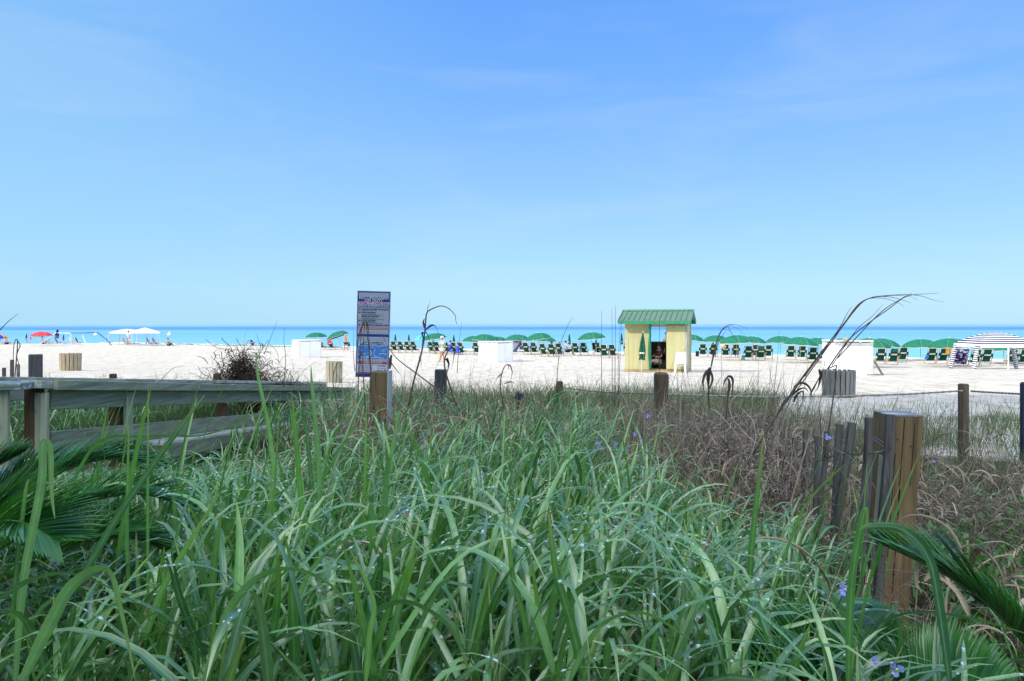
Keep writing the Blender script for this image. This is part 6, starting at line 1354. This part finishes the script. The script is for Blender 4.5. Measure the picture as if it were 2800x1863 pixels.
for i, (pts, r0, lb) in enumerate(((([(1646, 1110, 7), (1645, 990, 7), (1645, 848, 7)], .0045, 'leftmost of the tall thin stalks left of the yellow hut')), (([(1674, 1100, 7), (1674, 960, 7), (1673, 842, 7)], .004, 'thin stalk crossing the sky second from the left beside the yellow hut')), (([(1681, 1110, 7), (1682, 960, 7), (1683, 836, 7)], .0045, 'tallest thin stalk left of the yellow hut')),
      (([(1690, 1120, 7), (1691, 980, 7), (1698, 862, 7)], .004, 'slightly leaning thin stalk beside the hut eave')), (([(1692, 1110, 7), (1696, 960, 7), (1703, 848, 7)], .004, 'leaning thin stalk touching the hut eave')), (([(1718, 1120, 7), (1720, 1000, 7), (1718, 920, 7)], .003, 'short thin stalk against the left wall of the hut')),
      (([(1518, 1100, 7), (1530, 960, 7), (1548, 900, 7), (1566, 868, 7)], .0045, 'thin curved stalk leaning right above the seated people')), (([(1250, 1020, 6), (1256, 935, 6), (1263, 880, 6)], .003, 'short straight stalk left of the middle white box')),
      (([(0, 903, 5), (22, 880, 5), (50, 858, 5)], .004, 'stalk tip slanting into the sky at the left edge')), (([(775, 1060, 6.5), (781, 980, 6.5), (776, 930, 6.5), (779, 893, 6.5)], .004, 'thin upright stalk before the far left white box')), (([(722, 970, 7), (740, 925, 7), (758, 878, 7)], .004, 'long thin stalk rising right from the dark bush')), (([(715, 955, 7), (705, 925, 7), (699, 912, 7)], .003, 'small crossing stalk on top of the dark bush')),
      (([(2110, 1120, 6), (2125, 990, 6), (2131, 900, 6)], .003, 'thin stalk crossing the umbrella over bare sand')), (([(2068, 1100, 6), (2074, 1040, 6), (2074, 985, 6)], .003, 'thin straight stalk over the end of the hut shadow')), (([(970, 1015, 5), (966, 960, 5), (967, 897, 5)], .003, 'thin curved stalk touching the left side of the lifeguard sign')), (([(1810, 1110, 5), (1803, 1000, 5), (1803, 900, 5), (1805, 868, 5)], .003, 'thin stalk crossing the doorway of the yellow hut')),
      (([(925, 1120, 5), (910, 1040, 5), (925, 990, 5), (935, 1010, 5)], .005, 'bent dead stalk arching over the bin left of the sign')), (([(430, 1050, 6), (470, 1010, 6), (505, 968 + 32, 6)], .004, 'pale straw stalk slanting across the rail')), (([(2150, 1420, 3.0), (2200, 1240, 3.0), (2235, 1130, 3.0), (2262, 1010, 3.0)], .004, 'pale straight stem below the lower sea oats')), (([(1860, 1500, 2.6), (1880, 1330, 2.6), (1960, 1180, 2.6)], .004, 'long pale straw stem leaning right in the vines')), (([(1640, 1600, 2.0), (1720, 1380, 2.2), (1830, 1250, 2.4), (1880, 1225, 2.4)], .003, 'long pale stem slanting through the middle grass')))):
    stalk('dry_stalk', [([q if len(q) == 3 else q for q in pts], r0, r0 * .25)], lb, 'stalk', STALK if i < 17 else STALK2, 'thin dry stalks rising above the grass')

# large single blades close to the camera
def blade(pts, w_, mat, label, roll=0, fold=.3):
    o = P(*pts[0]); C = np.array([list(p) for p in smooth_pts([P(*p) - o for p in pts], 26)])[None]; q = np.linspace(0, 1, 26); T = nrm(np.gradient(C, axis=1))
    S = nrm(np.cross(T, np.array([0, 1.0, .25]))); S = S * math.cos(roll) + np.cross(T, S) * math.sin(roll)
    w_ *= .62
    V, Q, A, Nn = ribbon(C, S, (w_ * np.minimum(1, .55 + q * 3) * (1 - q ** 2.8) ** .9 + .0008)[None], fold, np.array([rng.random()]), rng.random(1))
    ob = link('grass_blade', mesh_np('grass_blade', V, Q, A), mat); ob.location = o; tag(ob, label, 'grass blade', 'large single grass blades near the camera'); return ob
for pts, w_, mt, lb, rl in (
    ([(2050, 1760, 1.5), (2052, 1560, 1.5), (2066, 1400, 1.5), (2088, 1190, 1.5)], .024, LY, 'tall straight light green blade standing right of centre', 0),
    ([(2040, 1800, 1.5), (2120, 1600, 1.5), (2200, 1390, 1.5), (2310, 1270, 1.5)], .017, LY, 'long blade slanting right across the picket fence', .3),
    ([(2320, 1863, 1.15), (2330, 1600, 1.15), (2355, 1440, 1.15), (2368, 1392, 1.15), (2372, 1440, 1.15)], .022, LY, 'upright blade with folded tip in front of the leaning post', 0),
    ([(2350, 1450, 1.1), (2380, 1440, 1.1), (2470, 1450, 1.1), (2540, 1530, 1.1), (2570, 1680, 1.1), (2595, 1863, 1.1)][::-1], .026, LG, 'thick arching blade bent over in front of the lower right palm', .2),
    ([(2330, 1863, 1.2), (2370, 1740, 1.2), (2480, 1680, 1.2), (2640, 1690, 1.2), (2830, 1740, 1.2)], .020, LG, 'long blade sweeping right over the lower right palm', .5),
    ([(40, 1863, 1.2), (60, 1600, 1.2), (110, 1330, 1.2), (115, 1220, 1.2), (135, 1225, 1.2), (140, 1350, 1.2), (150, 1420, 1.2)], .024, LG, 'blade folded sharply over near the left edge', 0),
    ([(200, 1620, 1.3), (330, 1400, 1.3), (470, 1200, 1.3), (560, 1080, 1.3)], .020, LG, 'broad blade leaning right across the boardwalk bench', .2),
    ([(700, 1560, 1.8), (745, 1330, 1.8), (735, 1180, 1.8), (705, 1030, 1.8), (700, 960, 1.8)], .020, LG, 'tall narrow blade rising over the rail left of the sign', 0),
    ([(860, 1560, 1.7), (870, 1400, 1.7), (870, 1250, 1.7), (855, 1090, 1.7), (850, 1000, 1.7)], .022, LG, 'tall blade rising to the right end of the rail', 0),
    ([(100, 1550, 1.6), (250, 1230, 1.6), (400, 1195, 1.6), (560, 1190, 1.6), (690, 1140, 1.6)], .012, LY, 'long thin blade bridging in front of the bench', .4),
    ([(560, 1863, 1.0), (640, 1650, 1.0), (760, 1560, 1.0), (900, 1600, 1.0), (1010, 1740, 1.0)], .022, LG, 'large arching blade at lower left centre', .5),
    ([(960, 1863, 1.0), (1010, 1700, 1.0), (1110, 1650, 1.0), (1230, 1720, 1.0), (1290, 1863, 1.0)], .026, LG, 'wide arching blade at the bottom centre', .5),
    ([(1000, 1863, .95), (1010, 1740, .95), (1020, 1640, .95), (955, 1500, .95)], .012, LY, 'slim yellow-green blade pointing up left at the bottom centre', 0),
    ([(1600, 1863, 1.0), (1560, 1700, 1.0), (1520, 1560, 1.0), (1500, 1400, 1.0)], .022, LY, 'bright straight blade leaning left right of the bottom centre', 0),
    ([(1440, 1863, 1.1), (1440, 1730, 1.1), (1400, 1560, 1.1), (1390, 1400, 1.1)], .016, LY, 'bright narrow blade near the bottom centre', 0),
    ([(1560, 1863, .9), (1640, 1720, .9), (1760, 1680, .9), (1900, 1760, .9)], .022, LG, 'dewy blade curving right near the bottom edge', .6),
    ([(60, 1863, .95), (140, 1700, .95), (200, 1600, .95), (290, 1560, .95), (330, 1680, .95), (370, 1863, .95)], .026, LG, 'big drooping blade at the lower left corner', .3),
    ([(0, 1640, 1.1), (80, 1590, 1.1), (190, 1570, 1.1), (320, 1620, 1.1), (480, 1720, 1.1)], .018, LG, 'blade sweeping across the lower left corner', .6),
    ([(30, 1700, 1.4), (50, 1500, 1.4), (68, 1350, 1.4), (78, 1310, 1.4)], .016, LY, 'pointed upright blade before the left palm', 0),
    ([(350, 1600, 1.5), (345, 1450, 1.5), (348, 1330, 1.5), (352, 1160, 1.5)], .016, LY, 'vertical blade before the middle rail post', 0),
    ([(405, 1700, 1.5), (403, 1400, 1.5), (404, 1250, 1.5), (405, 1060, 1.5)], .010, LY, 'very thin vertical blade crossing the rail', 0),
    ([(395, 1750, 1.2), (440, 1620, 1.2), (520, 1480, 1.2), (600, 1350, 1.2)], .018, LY, 'bright blade slanting right in the left foreground', 0),
    ([(1020, 1500, 2.0), (1050, 1350, 2.0), (1078, 1200, 2.0), (1090, 1130, 2.0), (1100, 1140, 2.0)], .020, LG, 'blade folded at its tip right of the brown centre post', 0),
    ([(860, 1420, 2.2), (845, 1250, 2.2), (835, 1165, 2.2), (815, 1165, 2.2), (812, 1290, 2.2)], .020, LG, 'blade hooked over just left of the brown centre post', 0)):
    blade(pts, w_, mt, lb, rl)

# ---------------------------------------------------------------- blue spiderwort flowers
fl = M('petal_blue', (.20, .24, .62), .6, .2, .15, 30); fy = M('stamen', (.8, .65, .1), .6)
def flower(px, py, d, sz, label):
    sz *= .8
    p = P(px, py, d); t = empty('spiderwort_flower', p, rng.uniform(0, 6)); t.rotation_euler = (R(60 + rng.uniform(-20, 20)), rng.uniform(-.4, .4), 0)
    for k in range(3):
        b = B(); vs = [(0, 0, 0)]; a0 = 2 * math.pi * k / 3
        for j in range(7):
            u = j / 6 * 2 - 1; rr = sz * (1 - .35 * u * u); a = a0 + u * .85; vs.append((rr * math.cos(a), rr * math.sin(a), sz * .22 * (1 - u * u) + .002 * (j % 2)))
        b.add(vs, [(0, j, j + 1) for j in range(1, 7)]); b.obj('petal', fl, t)
    b = B(); b.ball((0, 0, sz * .15), sz * .18, 6); b.obj('stamen', fy, t)
    b = B(); b.tube([(0, 0, 0), (0, -sz * 3, -sz * 3), (0, -sz * 9, -sz * 6)], .0015, 4); b.obj('stem', M('flower_stem', (.08, .2, .05)), t)
    tag(t, label, 'flower', 'blue spiderwort flowers')
for f_ in ((1772, 1137, 4.0, .020, 'highest blue flower, alone among the dead vines left of the fence'), (1735, 1187, 3.8, .016, 'blue flower below and left of the highest one'), (1634, 1211, 3.4, .016, 'upper blue flower of the left cluster in the middle grass'), (1642, 1226, 3.4, .016, 'right blue flower of the left cluster in the middle grass'), (1627, 1233, 3.4, .013, 'lower blue flower of the left cluster in the middle grass'),
    (1684, 1217, 3.4, .015, 'blue flower midway between the left cluster and the vines'), (1706, 1229, 3.4, .015, 'blue flower lowest of the right cluster in the middle grass'), (1704, 1203, 3.5, .012, 'small blue flower above the right cluster'), (1752, 1204, 3.6, .012, 'small blue flower at the edge of the dead vines'), (2262, 1196, 3.2, .022, 'pale blue flower between two fence pickets'),
    (2308, 1612, 1.6, .020, 'large blue flower at the foot of the fence by an upright blade'), (1892, 1572, 1.7, .014, 'blue flower low in the grass right of centre'), (2450, 1830, 1.25, .017, 'blue flower at the bottom edge by the lower palm'), (2395, 1812, 1.3, .014, 'half hidden blue flower near the bottom right palms'), (2552, 1262, 3.3, .012, 'tiny blue flower right of the leaning post')): flower(*f_)
